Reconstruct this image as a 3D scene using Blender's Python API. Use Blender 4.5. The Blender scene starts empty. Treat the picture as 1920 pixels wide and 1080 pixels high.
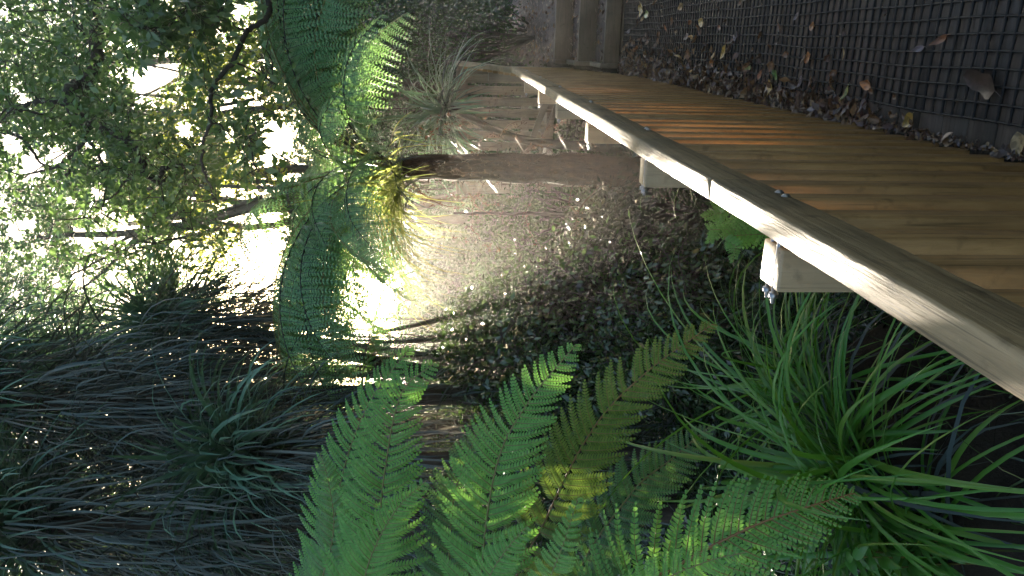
import bpy, math, random
import numpy as np
from mathutils import Vector

random.seed(7)
rng = np.random.default_rng(7)
R = math.radians
SC = bpy.context.scene
COL = SC.collection

# ------------------------------------------------------------------ camera
EYE = 1.66
PITCH = math.atan(110 / 1500)
cam_d = bpy.data.cameras.new("camera")
cam = bpy.data.objects.new("camera", cam_d)
COL.objects.link(cam)
cam_d.sensor_fit = 'HORIZONTAL'
cam_d.sensor_width = 36
cam_d.lens = 1500 / 1920 * 36
cam_d.clip_start = 0.02
cam_d.clip_end = 1000
from mathutils import Matrix
Fv = Vector((0, math.cos(PITCH), -math.sin(PITCH)))
Uv = Vector((0, math.sin(PITCH), math.cos(PITCH)))
Rv = Vector((1, 0, 0))
# the phone was held upright and the picture is stored on its side: picture-right is down
m3 = Matrix((-Uv, Rv, -Fv)).transposed()
cam.matrix_world = Matrix.Translation((0, 0, EYE)) @ m3.to_4x4()
SC.camera = cam
FN, UN, RN, CN = np.array(Fv), np.array(Uv), np.array(Rv), np.array((0, 0, EYE))


def at(x, y, d):
    """world point seen at photo pixel (x, y) (1920 wide, lying on its side) d metres ahead"""
    return CN + d * (FN + RN * ((540 - y) / 1500) + UN * ((960 - x) / 1500))


def on_z(x, y, z):
    r = FN + RN * ((540 - y) / 1500) + UN * ((960 - x) / 1500)
    return CN + r * ((z - EYE) / r[2])


def pix(P):
    """photo pixel and depth of world points (n,3)"""
    q = np.asarray(P) - CN
    d = q @ FN
    return 960 - 1500 * (q @ UN) / d, 540 - 1500 * (q @ RN) / d, d


WALK = R(17.5)
Dw = np.array((math.sin(WALK), math.cos(WALK), 0))
Lw = np.array((-math.cos(WALK), math.sin(WALK), 0))


def wk(t, a, z=0.0):
    return Dw * t + Lw * a + np.array((0, 0, z))


SUN_AZ = math.atan((430 - 540) / 1500)          # from +Y, negative is left
SUN_EL = R(9.0)
SUN = np.array((math.sin(SUN_AZ) * math.cos(SUN_EL), math.cos(SUN_AZ) * math.cos(SUN_EL), math.sin(SUN_EL)))

# ------------------------------------------------------------------ mesh helpers


class MB:
    def __init__(s):
        s.V, s.F, s.n = [], [], 0

    def add(s, V, F):
        V = np.asarray(V, float).reshape(-1, 3)
        F = np.asarray(F, int)
        s.V.append(V)
        s.F.append(F + s.n)
        s.n += len(V)

    def box(s, x0, x1, y0, y1, z0, z1):
        V = [(x, y, z) for x in (x0, x1) for y in (y0, y1) for z in (z0, z1)]
        s.add(V, [(0, 1, 3, 2), (4, 6, 7, 5), (0, 4, 5, 1), (2, 3, 7, 6), (0, 2, 6, 4), (1, 5, 7, 3)])

    def beam(s, p, q, w, h, up=(0, 0, 1)):
        """box from p to q, w sideways and h along up"""
        p, q, up = np.array(p, float), np.array(q, float), np.array(up, float)
        d = (q - p) / np.linalg.norm(q - p)
        sd = np.cross(d, up); sd /= np.linalg.norm(sd)
        u = np.cross(sd, d)
        V = [b + sd * i * w / 2 + u * j * h / 2 for b in (p, q) for i in (-1, 1) for j in (-1, 1)]
        s.add(V, [(0, 1, 3, 2), (4, 6, 7, 5), (0, 4, 5, 1), (2, 3, 7, 6), (0, 2, 6, 4), (1, 5, 7, 3)])

    def tube(s, P, rad, n=6, cap=True):
        P = np.asarray(P, float)
        k = len(P)
        rad = np.broadcast_to(np.asarray(rad, float), (k,))
        T = np.gradient(P, axis=0)
        T /= np.linalg.norm(T, axis=1)[:, None] + 1e-9
        ref = np.array((0.31, 0.52, 0.79))
        A = np.cross(T, ref); A /= np.linalg.norm(A, axis=1)[:, None] + 1e-9
        B = np.cross(T, A)
        th = np.arange(n) * 2 * math.pi / n
        V = P[:, None, :] + rad[:, None, None] * (np.cos(th)[None, :, None] * A[:, None, :] + np.sin(th)[None, :, None] * B[:, None, :])
        i = np.arange(k - 1)[:, None] * n
        j = np.arange(n)[None, :]
        j2 = (j + 1) % n
        Q = np.stack([i + j, i + j2, i + n + j2, i + n + j], -1).reshape(-1, 4)
        s.add(V.reshape(-1, 3), Q)

    def ribbons(s, P, W, S, fold=0.0, N=None):
        """P (n,k,3) centre lines, W (n,k) half widths, S (n,k,3) side vectors; fold lifts the edges along N"""
        n, k, _ = P.shape
        o = S * W[..., None]
        if fold:
            lift = N * (W * fold)[..., None]
            V = np.stack([P - o + lift, P, P + o + lift], 2)
            c = 3
        else:
            V = np.stack([P - o, P + o], 2)
            c = 2
        base = (np.arange(n) * k * c)[:, None, None] + (np.arange(k - 1) * c)[None, :, None] + np.arange(c - 1)[None, None, :]
        Q = np.stack([base, base + 1, base + c + 1, base + c], -1).reshape(-1, 4)
        s.add(V.reshape(-1, 3), Q)

    def leaves(s, P, D, N, L, W, fold=0.25):
        """two-triangle folded leaves"""
        n = len(P)
        L = np.broadcast_to(L, (n,))[:, None]; W = np.broadcast_to(W, (n,))[:, None]
        S = np.cross(D, N); S /= np.linalg.norm(S, axis=1)[:, None] + 1e-9
        N2 = np.cross(S, D)
        mid = P + D * L * 0.45 + N2 * W * fold
        V = np.stack([P, mid - S * W, P + D * L, mid + S * W], 1).reshape(-1, 3)
        b = np.arange(n)[:, None] * 4
        F = np.concatenate([b + [[0, 1, 2]], b + [[0, 2, 3]]])
        s.add(V, F)

    def build(s, name, mat, parent=None, smooth=False, loc=None):
        V = np.concatenate(s.V)
        me = bpy.data.meshes.new(name)
        me.vertices.add(len(V))
        me.vertices.foreach_set('co', V.ravel())
        idx, tot = [], []
        for F in s.F:
            if len(F):
                idx.append(F.ravel()); tot.append(np.full(len(F), F.shape[1]))
        idx = np.concatenate(idx); tot = np.concatenate(tot)
        st = np.concatenate([[0], np.cumsum(tot)[:-1]])
        me.loops.add(len(idx)); me.loops.foreach_set('vertex_index', idx)
        me.polygons.add(len(tot)); me.polygons.foreach_set('loop_start', st)
        me.polygons.foreach_set('loop_total', tot)
        if smooth:
            me.polygons.foreach_set('use_smooth', np.ones(len(tot), bool))
        me.update(calc_edges=True)
        me.materials.append(mat)
        o = bpy.data.objects.new(name, me)
        COL.objects.link(o)
        if parent is not None:
            o.parent = parent
        return o


def bevel(o, w=0.004, seg=2):
    b = o.modifiers.new('bevel', 'BEVEL'); b.width = w; b.segments = seg; b.limit_method = 'ANGLE'
    return o


def empty(name, loc=(0, 0, 0), rz=0.0):
    o = bpy.data.objects.new(name, None)
    COL.objects.link(o)
    o.location = loc; o.rotation_euler = (0, 0, rz)
    o.empty_display_size = .1
    return o


def tag(o, label=None, cat=None, group=None, kind=None):
    if label: o['label'] = label
    if cat: o['category'] = cat
    if group: o['group'] = group
    if kind: o['kind'] = kind
    return o


def unit(v):
    v = np.asarray(v, float)
    return v / (np.linalg.norm(v, axis=-1, keepdims=True) + 1e-9)


def spline(P, n):
    """Catmull-Rom through P"""
    P = np.asarray(P, float)
    Q = np.vstack([2 * P[0] - P[1], P, 2 * P[-1] - P[-2]])
    u = np.linspace(0, len(P) - 1 - 1e-6, n)
    i = u.astype(int); f = (u - i)[:, None]
    a, b, c, d = Q[i], Q[i + 1], Q[i + 2], Q[i + 3]
    return .5 * (2 * b + (c - a) * f + (2 * a - 5 * b + 4 * c - d) * f ** 2 + (3 * b - a - 3 * c + d) * f ** 3)

# ------------------------------------------------------------------ materials


def new_mat(name):
    m = bpy.data.materials.new(name); m.use_nodes = True
    nt = m.node_tree
    for n in list(nt.nodes): nt.nodes.remove(n)
    out = nt.nodes.new('ShaderNodeOutputMaterial')
    return m, nt, out


def ramp(nt, fac, stops):
    r = nt.nodes.new('ShaderNodeValToRGB')
    cr = r.color_ramp
    while len(cr.elements) < len(stops): cr.elements.new(.5)
    for e, (p, c) in zip(cr.elements, stops):
        e.position = p; e.color = (*c, 1)
    nt.links.new(fac, r.inputs[0])
    return r.outputs[0]


def leaf_mat(name, cols, trans=(.2, .35, .04), tfac=.4, rough=.4, spec=.5, patch=None, coat=0.0):
    """cols: list of base colours picked per leaf; trans: what shines through against the sun"""
    m, nt, out = new_mat(name)
    g = nt.nodes.new('ShaderNodeNewGeometry')
    stops = [(i / max(1, len(cols) - 1), c) for i, c in enumerate(cols)]
    col = ramp(nt, g.outputs['Random Per Island'], stops)
    if patch:
        tc = nt.nodes.new('ShaderNodeTexCoord')
        nz = nt.nodes.new('ShaderNodeTexNoise'); nz.inputs['Scale'].default_value = patch[0]
        nt.links.new(tc.outputs['Object'], nz.inputs['Vector'])
        mx = nt.nodes.new('ShaderNodeMix'); mx.data_type = 'RGBA'
        mr = nt.nodes.new('ShaderNodeMapRange'); mr.inputs[1].default_value = .45; mr.inputs[2].default_value = .65
        nt.links.new(nz.outputs['Fac'], mr.inputs[0])
        nt.links.new(mr.outputs[0], mx.inputs['Factor'])
        nt.links.new(col, mx.inputs['A']); mx.inputs['B'].default_value = (*patch[1], 1)
        col = mx.outputs['Result']
    p = nt.nodes.new('ShaderNodeBsdfPrincipled')
    nt.links.new(col, p.inputs['Base Color'])
    p.inputs['Roughness'].default_value = rough
    p.inputs['Specular IOR Level'].default_value = spec
    if tfac > 0:
        t = nt.nodes.new('ShaderNodeBsdfTranslucent')
        mc = nt.nodes.new('ShaderNodeMix'); mc.data_type = 'RGBA'; mc.inputs['Factor'].default_value = .35
        mc.inputs['A'].default_value = (*trans, 1)
        nt.links.new(col, mc.inputs['B'])
        nt.links.new(mc.outputs['Result'], t.inputs['Color'])
        mx = nt.nodes.new('ShaderNodeMixShader'); mx.inputs[0].default_value = tfac
        nt.links.new(p.outputs[0], mx.inputs[1]); nt.links.new(t.outputs[0], mx.inputs[2])
        nt.links.new(mx.outputs[0], out.inputs[0])
    else:
        nt.links.new(p.outputs[0], out.inputs[0])
    return m


def wood_mat(name, c0, c1, c2, grain=(1, 14, 14), rough=.5, spec=.5, bump=.25, stain=None, sc=3.0):
    m, nt, out = new_mat(name)
    tc = nt.nodes.new('ShaderNodeTexCoord')
    g = nt.nodes.new('ShaderNodeNewGeometry')
    off = nt.nodes.new('ShaderNodeVectorMath'); off.operation = 'MULTIPLY_ADD'
    off.inputs[1].default_value = (37, 19, 53)
    cmb = nt.nodes.new('ShaderNodeCombineXYZ')
    for i in range(3): nt.links.new(g.outputs['Random Per Island'], cmb.inputs[i])
    nt.links.new(cmb.outputs[0], off.inputs[0]); nt.links.new(tc.outputs['Object'], off.inputs[2])
    mp = nt.nodes.new('ShaderNodeMapping'); mp.inputs['Scale'].default_value = grain
    nt.links.new(off.outputs[0], mp.inputs[0])
    n1 = nt.nodes.new('ShaderNodeTexNoise'); n1.inputs['Scale'].default_value = sc
    n1.inputs['Detail'].default_value = 7; n1.inputs['Roughness'].default_value = .65; n1.inputs['Distortion'].default_value = .6
    nt.links.new(mp.outputs[0], n1.inputs['Vector'])
    col = ramp(nt, n1.outputs['Fac'], [(.28, c0), (.5, c1), (.72, c2)])
    n2 = nt.nodes.new('ShaderNodeTexNoise'); n2.inputs['Scale'].default_value = 4.5; n2.inputs['Detail'].default_value = 5
    nt.links.new(off.outputs[0], n2.inputs['Vector'])
    mr = nt.nodes.new('ShaderNodeMapRange'); mr.inputs[1].default_value = .35; mr.inputs[2].default_value = .68
    nt.links.new(n2.outputs['Fac'], mr.inputs[0])
    mx = nt.nodes.new('ShaderNodeMix'); mx.data_type = 'RGBA'
    sca = nt.nodes.new('ShaderNodeMath'); sca.operation = 'MULTIPLY'; sca.inputs[1].default_value = .75
    nt.links.new(mr.outputs[0], sca.inputs[0]); nt.links.new(sca.outputs[0], mx.inputs['Factor'])
    nt.links.new(col, mx.inputs['A']); mx.inputs['B'].default_value = (*(stain or c0), 1)
    mp3 = nt.nodes.new('ShaderNodeMapping'); mp3.inputs['Scale'].default_value = tuple(q * (1 if q < 2 else 3.2) for q in grain)
    nt.links.new(off.outputs[0], mp3.inputs[0])
    n3 = nt.nodes.new('ShaderNodeTexNoise'); n3.inputs['Scale'].default_value = sc; n3.inputs['Detail'].default_value = 3
    nt.links.new(mp3.outputs[0], n3.inputs['Vector'])
    crack = nt.nodes.new('ShaderNodeMapRange'); crack.inputs[1].default_value = .60; crack.inputs[2].default_value = .68; crack.inputs[4].default_value = .7
    nt.links.new(n3.outputs['Fac'], crack.inputs[0])
    n4 = nt.nodes.new('ShaderNodeTexNoise'); n4.inputs['Scale'].default_value = 22; n4.inputs['Detail'].default_value = 6
    nt.links.new(off.outputs[0], n4.inputs['Vector'])
    dirt = nt.nodes.new('ShaderNodeMapRange'); dirt.inputs[1].default_value = .58; dirt.inputs[2].default_value = .75; dirt.inputs[4].default_value = .65
    nt.links.new(n4.outputs['Fac'], dirt.inputs[0])
    big = nt.nodes.new('ShaderNodeMath'); big.operation = 'MAXIMUM'
    nt.links.new(crack.outputs[0], big.inputs[0]); nt.links.new(dirt.outputs[0], big.inputs[1])
    mx2 = nt.nodes.new('ShaderNodeMix'); mx2.data_type = 'RGBA'
    nt.links.new(big.outputs[0], mx2.inputs['Factor']); nt.links.new(mx.outputs['Result'], mx2.inputs['A'])
    mx2.inputs['B'].default_value = tuple(q * .38 for q in c0) + (1,)
    # board to board tone
    hv = nt.nodes.new('ShaderNodeHueSaturation')
    mv = nt.nodes.new('ShaderNodeMapRange'); mv.inputs[3].default_value = .72; mv.inputs[4].default_value = 1.22
    nt.links.new(g.outputs['Random Per Island'], mv.inputs[0]); nt.links.new(mv.outputs[0], hv.inputs['Value'])
    nt.links.new(mx2.outputs['Result'], hv.inputs['Color'])
    p = nt.nodes.new('ShaderNodeBsdfPrincipled')
    nt.links.new(hv.outputs[0], p.inputs['Base Color'])
    rr = nt.nodes.new('ShaderNodeMapRange'); rr.inputs[3].default_value = rough - .15; rr.inputs[4].default_value = rough + .15
    nt.links.new(n2.outputs['Fac'], rr.inputs[0]); nt.links.new(rr.outputs[0], p.inputs['Roughness'])
    p.inputs['Specular IOR Level'].default_value = spec
    b = nt.nodes.new('ShaderNodeBump'); b.inputs['Strength'].default_value = bump; b.inputs['Distance'].default_value = .006
    nt.links.new(n1.outputs['Fac'], b.inputs['Height']); nt.links.new(b.outputs[0], p.inputs['Normal'])
    nt.links.new(p.outputs[0], out.inputs[0])
    return m


def rough_mat(name, stops, scale=12, rough=.8, bump=.6, dist=.02, spec=.3, grain=(1, 1, 1), detail=8):
    m, nt, out = new_mat(name)
    tc = nt.nodes.new('ShaderNodeTexCoord')
    mp = nt.nodes.new('ShaderNodeMapping'); mp.inputs['Scale'].default_value = grain
    nt.links.new(tc.outputs['Object'], mp.inputs[0])
    n1 = nt.nodes.new('ShaderNodeTexNoise'); n1.inputs['Scale'].default_value = scale; n1.inputs['Detail'].default_value = detail
    n1.inputs['Roughness'].default_value = .7
    nt.links.new(mp.outputs[0], n1.inputs['Vector'])
    col = ramp(nt, n1.outputs['Fac'], stops)
    p = nt.nodes.new('ShaderNodeBsdfPrincipled')
    nt.links.new(col, p.inputs['Base Color']); p.inputs['Roughness'].default_value = rough
    p.inputs['Specular IOR Level'].default_value = spec
    b = nt.nodes.new('ShaderNodeBump'); b.inputs['Strength'].default_value = bump; b.inputs['Distance'].default_value = dist
    nt.links.new(n1.outputs['Fac'], b.inputs['Height']); nt.links.new(b.outputs[0], p.inputs['Normal'])
    nt.links.new(p.outputs[0], out.inputs[0])
    return m


def plain(name, c, rough=.5, metal=0.0, spec=.5):
    m, nt, out = new_mat(name)
    p = nt.nodes.new('ShaderNodeBsdfPrincipled')
    p.inputs['Base Color'].default_value = (*c, 1); p.inputs['Roughness'].default_value = rough; p.inputs['Metallic'].default_value = metal; p.inputs['Specular IOR Level'].default_value = spec
    nt.links.new(p.outputs[0], out.inputs[0])
    return m


W_RAIL = wood_mat('rail_wood', (.15, .10, .052), (.28, .195, .10), (.38, .275, .15), grain=(.8, 16, 16), rough=.6, stain=(.11, .088, .05), bump=.8, spec=.3)
W_PICK = wood_mat('picket_wood', (.135, .075, .029), (.235, .136, .053), (.32, .194, .082), grain=(12, 12, 1), rough=.5, stain=(.15, .085, .035), bump=.45, spec=.3)
W_POST = wood_mat('post_wood', (.28, .20, .11), (.37, .27, .15), (.43, .32, .19), grain=(12, 12, 1), rough=.5, stain=(.22, .17, .10))
W_DECK = wood_mat('deck_wood', (.06, .046, .038), (.10, .08, .066), (.14, .113, .092), grain=(10, 1, 10), rough=.62, stain=(.055, .05, .042), bump=.4, spec=.25)
W_STEP = wood_mat('step_wood', (.075, .058, .042), (.115, .09, .066), (.15, .12, .09), grain=(10, 1, 10), rough=.5, stain=(.05, .042, .032))
W_FAR = wood_mat('bridge_wood', (.14, .105, .07), (.21, .16, .11), (.27, .21, .15), grain=(10, 10, 1), rough=.55, stain=(.11, .09, .065))
NET = plain('net_plastic', (.005, .0055, .007), .5, 0.0, .22)
STEEL = plain('galvanised_steel', (.28, .29, .31), .4, 1.0)
GROUND = rough_mat('forest_soil', [(.3, (.007, .006, .005)), (.55, (.018, .014, .010)), (.75, (.036, .027, .02))], scale=9, rough=.65, bump=.9, dist=.04)
HILL = rough_mat('bush_clad_slope', [(.35, (.008, .016, .010)), (.55, (.022, .042, .022)), (.75, (.045, .07, .035))], scale=2.2, rough=.9, bump=1, dist=.4, spec=.1)
GRAVEL = rough_mat('path_gravel', [(.3, (.032, .025, .025)), (.5, (.06, .048, .048)), (.7, (.11, .09, .088))], scale=38, rough=.6, bump=1, dist=.02)
BARK = rough_mat('dark_bark', [(.3, (.018, .015, .013)), (.7, (.06, .05, .042))], scale=8, rough=.8, bump=.8, grain=(3, 3, 1))
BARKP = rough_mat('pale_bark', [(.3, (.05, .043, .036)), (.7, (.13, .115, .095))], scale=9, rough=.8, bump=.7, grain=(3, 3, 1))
PONGA = rough_mat('fern_trunk_fibre', [(.3, (.018, .011, .008)), (.55, (.05, .028, .017)), (.75, (.10, .055, .03))], scale=20, rough=.85, bump=1, dist=.03, grain=(2, 2, .5))
STIPE = plain('fern_stalk', (.012, .010, .008), .45)
RACH = plain('fern_midrib', (.13, .12, .035), .5)
RACHB = plain('fern_midrib_brown', (.17, .085, .025), .5)

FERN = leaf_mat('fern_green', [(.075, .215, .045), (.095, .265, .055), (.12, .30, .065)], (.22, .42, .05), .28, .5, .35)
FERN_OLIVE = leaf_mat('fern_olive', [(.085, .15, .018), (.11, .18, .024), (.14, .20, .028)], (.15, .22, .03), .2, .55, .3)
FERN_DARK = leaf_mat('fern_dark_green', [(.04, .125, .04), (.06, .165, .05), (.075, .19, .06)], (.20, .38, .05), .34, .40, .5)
FERN_TREE = leaf_mat('tree_fern_green', [(.085, .205, .09), (.115, .25, .11), (.145, .29, .13)], (.22, .38, .06), .32, .36, .6)
DEADFERN = leaf_mat('dead_fern_brown', [(.035, .02, .013), (.06, .033, .02), (.09, .052, .03)], (.14, .07, .03), .2, .6, .3)
STRAP = leaf_mat('tussock_green', [(.035, .13, .018), (.05, .175, .022), (.07, .21, .028), (.11, .21, .03)], (.18, .40, .02), .25, .3, .5)
STRAP_DARK = leaf_mat('strap_dark', [(.038, .095, .075), (.068, .15, .105), (.10, .19, .12)], (.16, .28, .08), .22, .34, .7)  # leaf colour lightened toward blue to stand for the flare veil
STRAP_LIT = leaf_mat('sedge_backlit_yellow', [(.10, .15, .02), (.14, .20, .03), (.18, .20, .06)], (.46, .50, .12), .45, .3, .6)  # yellow of the sun shining through is put into the blade colour
STRAW = leaf_mat('dry_strap_veiled', [(.028, .05, .052), (.055, .078, .08), (.10, .105, .095)], (.14, .10, .06), .12, .6, .3)  # dead leaves; bluish lift of veiling flare mixed into their colour
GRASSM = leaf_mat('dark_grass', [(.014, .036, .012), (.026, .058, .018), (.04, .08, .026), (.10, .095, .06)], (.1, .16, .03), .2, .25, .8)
LEAF_A = leaf_mat('canopy_leaf', [(.026, .062, .027), (.046, .10, .038), (.08, .145, .05)], (.22, .36, .08), .34, .32, .5)
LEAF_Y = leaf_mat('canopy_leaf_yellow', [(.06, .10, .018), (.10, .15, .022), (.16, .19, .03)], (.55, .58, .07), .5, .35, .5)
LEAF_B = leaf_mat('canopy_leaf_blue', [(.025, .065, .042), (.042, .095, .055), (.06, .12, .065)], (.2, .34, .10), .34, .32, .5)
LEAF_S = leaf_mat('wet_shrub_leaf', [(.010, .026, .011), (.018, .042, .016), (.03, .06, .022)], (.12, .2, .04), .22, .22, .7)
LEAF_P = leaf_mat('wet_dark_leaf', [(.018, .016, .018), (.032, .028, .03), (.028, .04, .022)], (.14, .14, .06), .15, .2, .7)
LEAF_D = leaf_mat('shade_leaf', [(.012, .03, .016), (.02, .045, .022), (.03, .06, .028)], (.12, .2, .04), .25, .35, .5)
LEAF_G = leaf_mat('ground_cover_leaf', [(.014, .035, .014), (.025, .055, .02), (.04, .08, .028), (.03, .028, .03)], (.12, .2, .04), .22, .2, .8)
LITTER_DARK = leaf_mat('rotting_leaf', [(.014, .010, .009), (.03, .02, .016), (.05, .032, .025), (.04, .03, .032)], (.12, .07, .03), .1, .3, .6)
WEED = leaf_mat('weed_leaf', [(.05, .16, .03), (.07, .2, .035)], (.2, .42, .04), .3, .35, .5)
LITTER = leaf_mat('dead_leaf_brown', [(.022, .013, .011), (.05, .028, .02), (.085, .045, .035), (.07, .05, .055), (.13, .075, .035), (.20, .12, .05)], (.3, .15, .05), .15, .32, .6)

# ------------------------------------------------------------------ generators


def frond(P, N, hw, gap=.062, pin_ang=68, n_pl=24, droop=.25, stipe=0.25, pl_len=None, profile=None, hang=0.0, seed=0, rag=.0, plf=.70, pw=.86, shrink=.68, roll=.2):
    """a twice divided fern blade along the 3-D line P; N: the way its upper face looks at each end.
    returns (blade MB, midrib MB)."""
    rg = np.random.default_rng(seed)
    C = spline(P, 90)
    seg = np.linalg.norm(np.diff(C, axis=0), axis=1)
    s = np.concatenate([[0], np.cumsum(seg)]); Lt = s[-1]
    T = unit(np.gradient(C, axis=0))
    N = np.asarray(N, float)
    Nn = N[None, :] if N.ndim == 1 else N[0] + (N[1] - N[0]) * (s / Lt)[:, None]
    Nn = unit(Nn - T * (Nn * T).sum(1, keepdims=True))
    S = np.cross(T, Nn)
    blade, rib = MB(), MB()
    rib.tube(C, np.linspace(.0055, .0015, 90) * (hw / .22), 5)
    pos = [stipe * Lt]
    while pos[-1] < Lt * .992:
        pos.append(pos[-1] + gap * (1 - shrink * ((pos[-1] - stipe * Lt) / (Lt * (1 - stipe))) ** 1.5))
    if profile is None:
        def profile(u): return np.minimum(1, ((u + .02) / .24) ** .6) * (1 - u ** 2.6) ** .8 * .97 + .03
    for side in (-1, 1):
        for q in pos:
            if rag and rg.random() < rag: continue
            u = (q - stipe * Lt) / (Lt * (1 - stipe))
            L = hw * profile(min(max(u, .001), .999)) * rg.uniform(.93, 1.05)
            if L < .012: continue
            lg = gap * (1 - shrink * .9 * max(0, u) ** 1.5)
            qq = q + (lg * .5 if side > 0 else 0)
            i = min(np.searchsorted(s, qq), 89)
            c, t, n, sd = C[i], T[i], Nn[i], S[i] * side
            ang = R(pin_ang + 12 * (0.4 - u) + rg.normal(0, 3))
            d = unit(t * math.cos(ang) + sd * math.sin(ang) - n * hang)
            m = 12
            w = np.linspace(0, 1, m)
            dr = droop * rg.uniform(.6, 1.4)
            mid = c + d * (w * L)[:, None] + t * (.20 * L * w ** 2)[:, None] - n * (dr * L * w ** 2)[:, None] + n * (.10 * L * np.sin(w * 2.2))[:, None]
            rib.tube(mid[::2], np.linspace(.0022, .0006, 6) * (hw / .22), 3)
            # pinnules
            k = max(5, int(n_pl * (L / hw) ** .75))
            v = (np.arange(k) + .5) / k
            f = v * (m - 1); a = f.astype(int); a = np.minimum(a, m - 2); fr = (f - a)[:, None]
            B = mid[a] * (1 - fr) + mid[a + 1] * fr
            tt = unit(mid[a + 1] - mid[a])
            nn = unit(n - tt * (tt @ n)[:, None])
            ss = np.cross(tt, nn)
            step = L / k
            pl = (pl_len or lg * plf) * (1 - v ** 2.6) ** .8 * min(1, .3 + L / hw * .8) + .0025
            rl = rg.normal(-.12 * side, roll)
            for s2 in (-1, 1):
                pr = pl * rg.uniform(.88, 1.08, k)
                dirv = unit(ss * s2 * math.cos(rl) + nn * s2 * math.sin(rl) + tt * .42 - nn * .12)
                w2 = step * pw * .5
                b0 = B - tt * w2; b1 = B + tt * w2
                md = B + dirv * (pr * .66)[:, None] + tt * (pr * .02)[:, None]
                m0 = md - tt * w2 * .88; m1 = md + tt * w2 * .76
                tip = B + dirv * pr[:, None] + tt * (pr * .16)[:, None] - nn * (pr * .10)[:, None]
                V = np.stack([b0, b1, m1, m0, tip], 1).reshape(-1, 3)
                bb = np.arange(k)[:, None] * 5
                blade.add(V, bb + [[0, 1, 2, 3]])
                blade.add(np.zeros((0, 3)), np.zeros((0, 3), int))
                blade.F.append(blade.n - len(V) + bb + [[3, 2, 4]])
    return blade, rib


def blades(mb, C, D, L, W, g, k=7, fold=.0, twist=0.0, rg=rng, kink=0.0, tipw=.05, off=None):
    """strap leaves from C (n,3) along D, length L, half width W, sagging g"""
    n = len(C)
    u = np.linspace(0, 1, k)
    L = np.broadcast_to(L, (n,)); W = np.broadcast_to(W, (n,)); g = np.broadcast_to(g, (n,))
    s = u[None, :] * L[:, None]
    # turn the direction down steadily: angle grows with u
    h = D.copy(); h[:, 2] = 0
    hl = np.linalg.norm(h, axis=1); hh = h / (hl[:, None] + 1e-6)
    el = np.arctan2(D[:, 2], hl)
    ang = el[:, None] - g[:, None] * u[None, :] ** 1.5
    ang = np.maximum(ang, -1.52)
    dl = L[:, None] / (k - 1)
    dx = np.cos(ang) * dl; dz = np.sin(ang) * dl
    X = np.concatenate([np.zeros((n, 1)), np.cumsum(dx[:, :-1], 1)], 1)
    Z = np.concatenate([np.zeros((n, 1)), np.cumsum(dz[:, :-1], 1)], 1)
    P = C[:, None, :] + hh[:, None, :] * X[..., None]
    P[..., 2] += Z
    side = np.stack([-hh[:, 1], hh[:, 0], np.zeros(n)], 1)
    bend = rg.normal(0, .09, n)
    P += side[:, None, :] * (bend[:, None] * L[:, None] * u[None, :] ** 2)[..., None]
    if kink:
        P += rg.normal(0, kink, P.shape) * (u[None, :, None] > 0)
    if off is not None:                        # drop the blades that would poke through the fence
        Q = P + off
        bad = ((Q @ Lw < .47) & (Q @ Lw > .2) & (Q @ Dw < 7.6)).any(1) & ((C + off) @ Lw > .4)
        P, W, side, L = P[~bad], W[~bad], side[~bad], L[~bad]; n = len(P)
    T = unit(np.gradient(P, axis=1))
    roll = rg.normal(0, .35, n)[:, None] + twist * u[None, :] * rg.normal(0, 1, n)[:, None]
    up = unit(np.cross(np.broadcast_to(side[:, None, :], P.shape), T))
    S = side[:, None, :] * np.cos(roll)[..., None] + up * np.sin(roll)[..., None]
    S = unit(S - T * (S * T).sum(-1, keepdims=True))
    N = np.cross(S, T)
    prof = np.minimum(1, .45 + u * 2.2) * (1 - u ** 2.5) + tipw * (1 - u)
    mb.ribbons(P, W[:, None] * prof[None, :], S, fold, N)
    return P


def sphere_dirs(n, zmin=-.2, zmax=1.0, rg=rng):
    z = rg.uniform(zmin, zmax, n); a = rg.uniform(0, 2 * math.pi, n)
    r = np.sqrt(np.maximum(0, 1 - z * z))
    return np.stack([r * np.cos(a), r * np.sin(a), z], 1)


def gz(x, y):
    """height of the forest floor"""
    x = np.asarray(x, float); y = np.asarray(y, float)
    t = x * Dw[0] + y * Dw[1]; a = x * Lw[0] + y * Lw[1]
    z = -.30 + .05 * np.sin(x * 1.7 + 1) * np.cos(y * 1.3) + .03 * np.sin(x * 4.1) * np.sin(y * 3.7)
    left = np.clip((a - .6) / 3.0, 0, 1)
    z = z + .25 * left * np.clip((y - 4) / 5, 0, 1)
    far = np.clip((t - 8.6) / 1.0, 0, 1) * np.clip((.9 - a) / .6, 0, 1)
    z = z + far * (.72 + np.clip((t - 9.6) * .035, 0, .5))
    right = np.clip((-a - 1.8) / 1.5, 0, 1)
    z = z + right * .5
    return z


# corridors the low sun shines along: nothing leafy and thick stands in them
COR = [wk(t, .33, z) for t in (1.0, 1.8, 2.6, 3.1, 3.6, 4.1, 4.6, 5.2, 5.8) for z in (.5, .8, 1.15) if z > 1 or (t > 2.2 and z > .7) or 2.8 < t < 4.7] + [at(790, 350, 6.6), at(830, 400, 6.8), at(760, 330, 6.1)]
COR = np.array(COR)


def blocked(P, r=.35):
    """true where a point lies in a sun corridor"""
    P = np.asarray(P, float).reshape(-1, 3)
    out = np.zeros(len(P), bool)
    for c in COR:
        q = P - c
        al = q @ SUN
        dist = np.linalg.norm(q - al[:, None] * SUN, axis=1)
        out |= (dist < r) & (al > .4)
    return out


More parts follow.
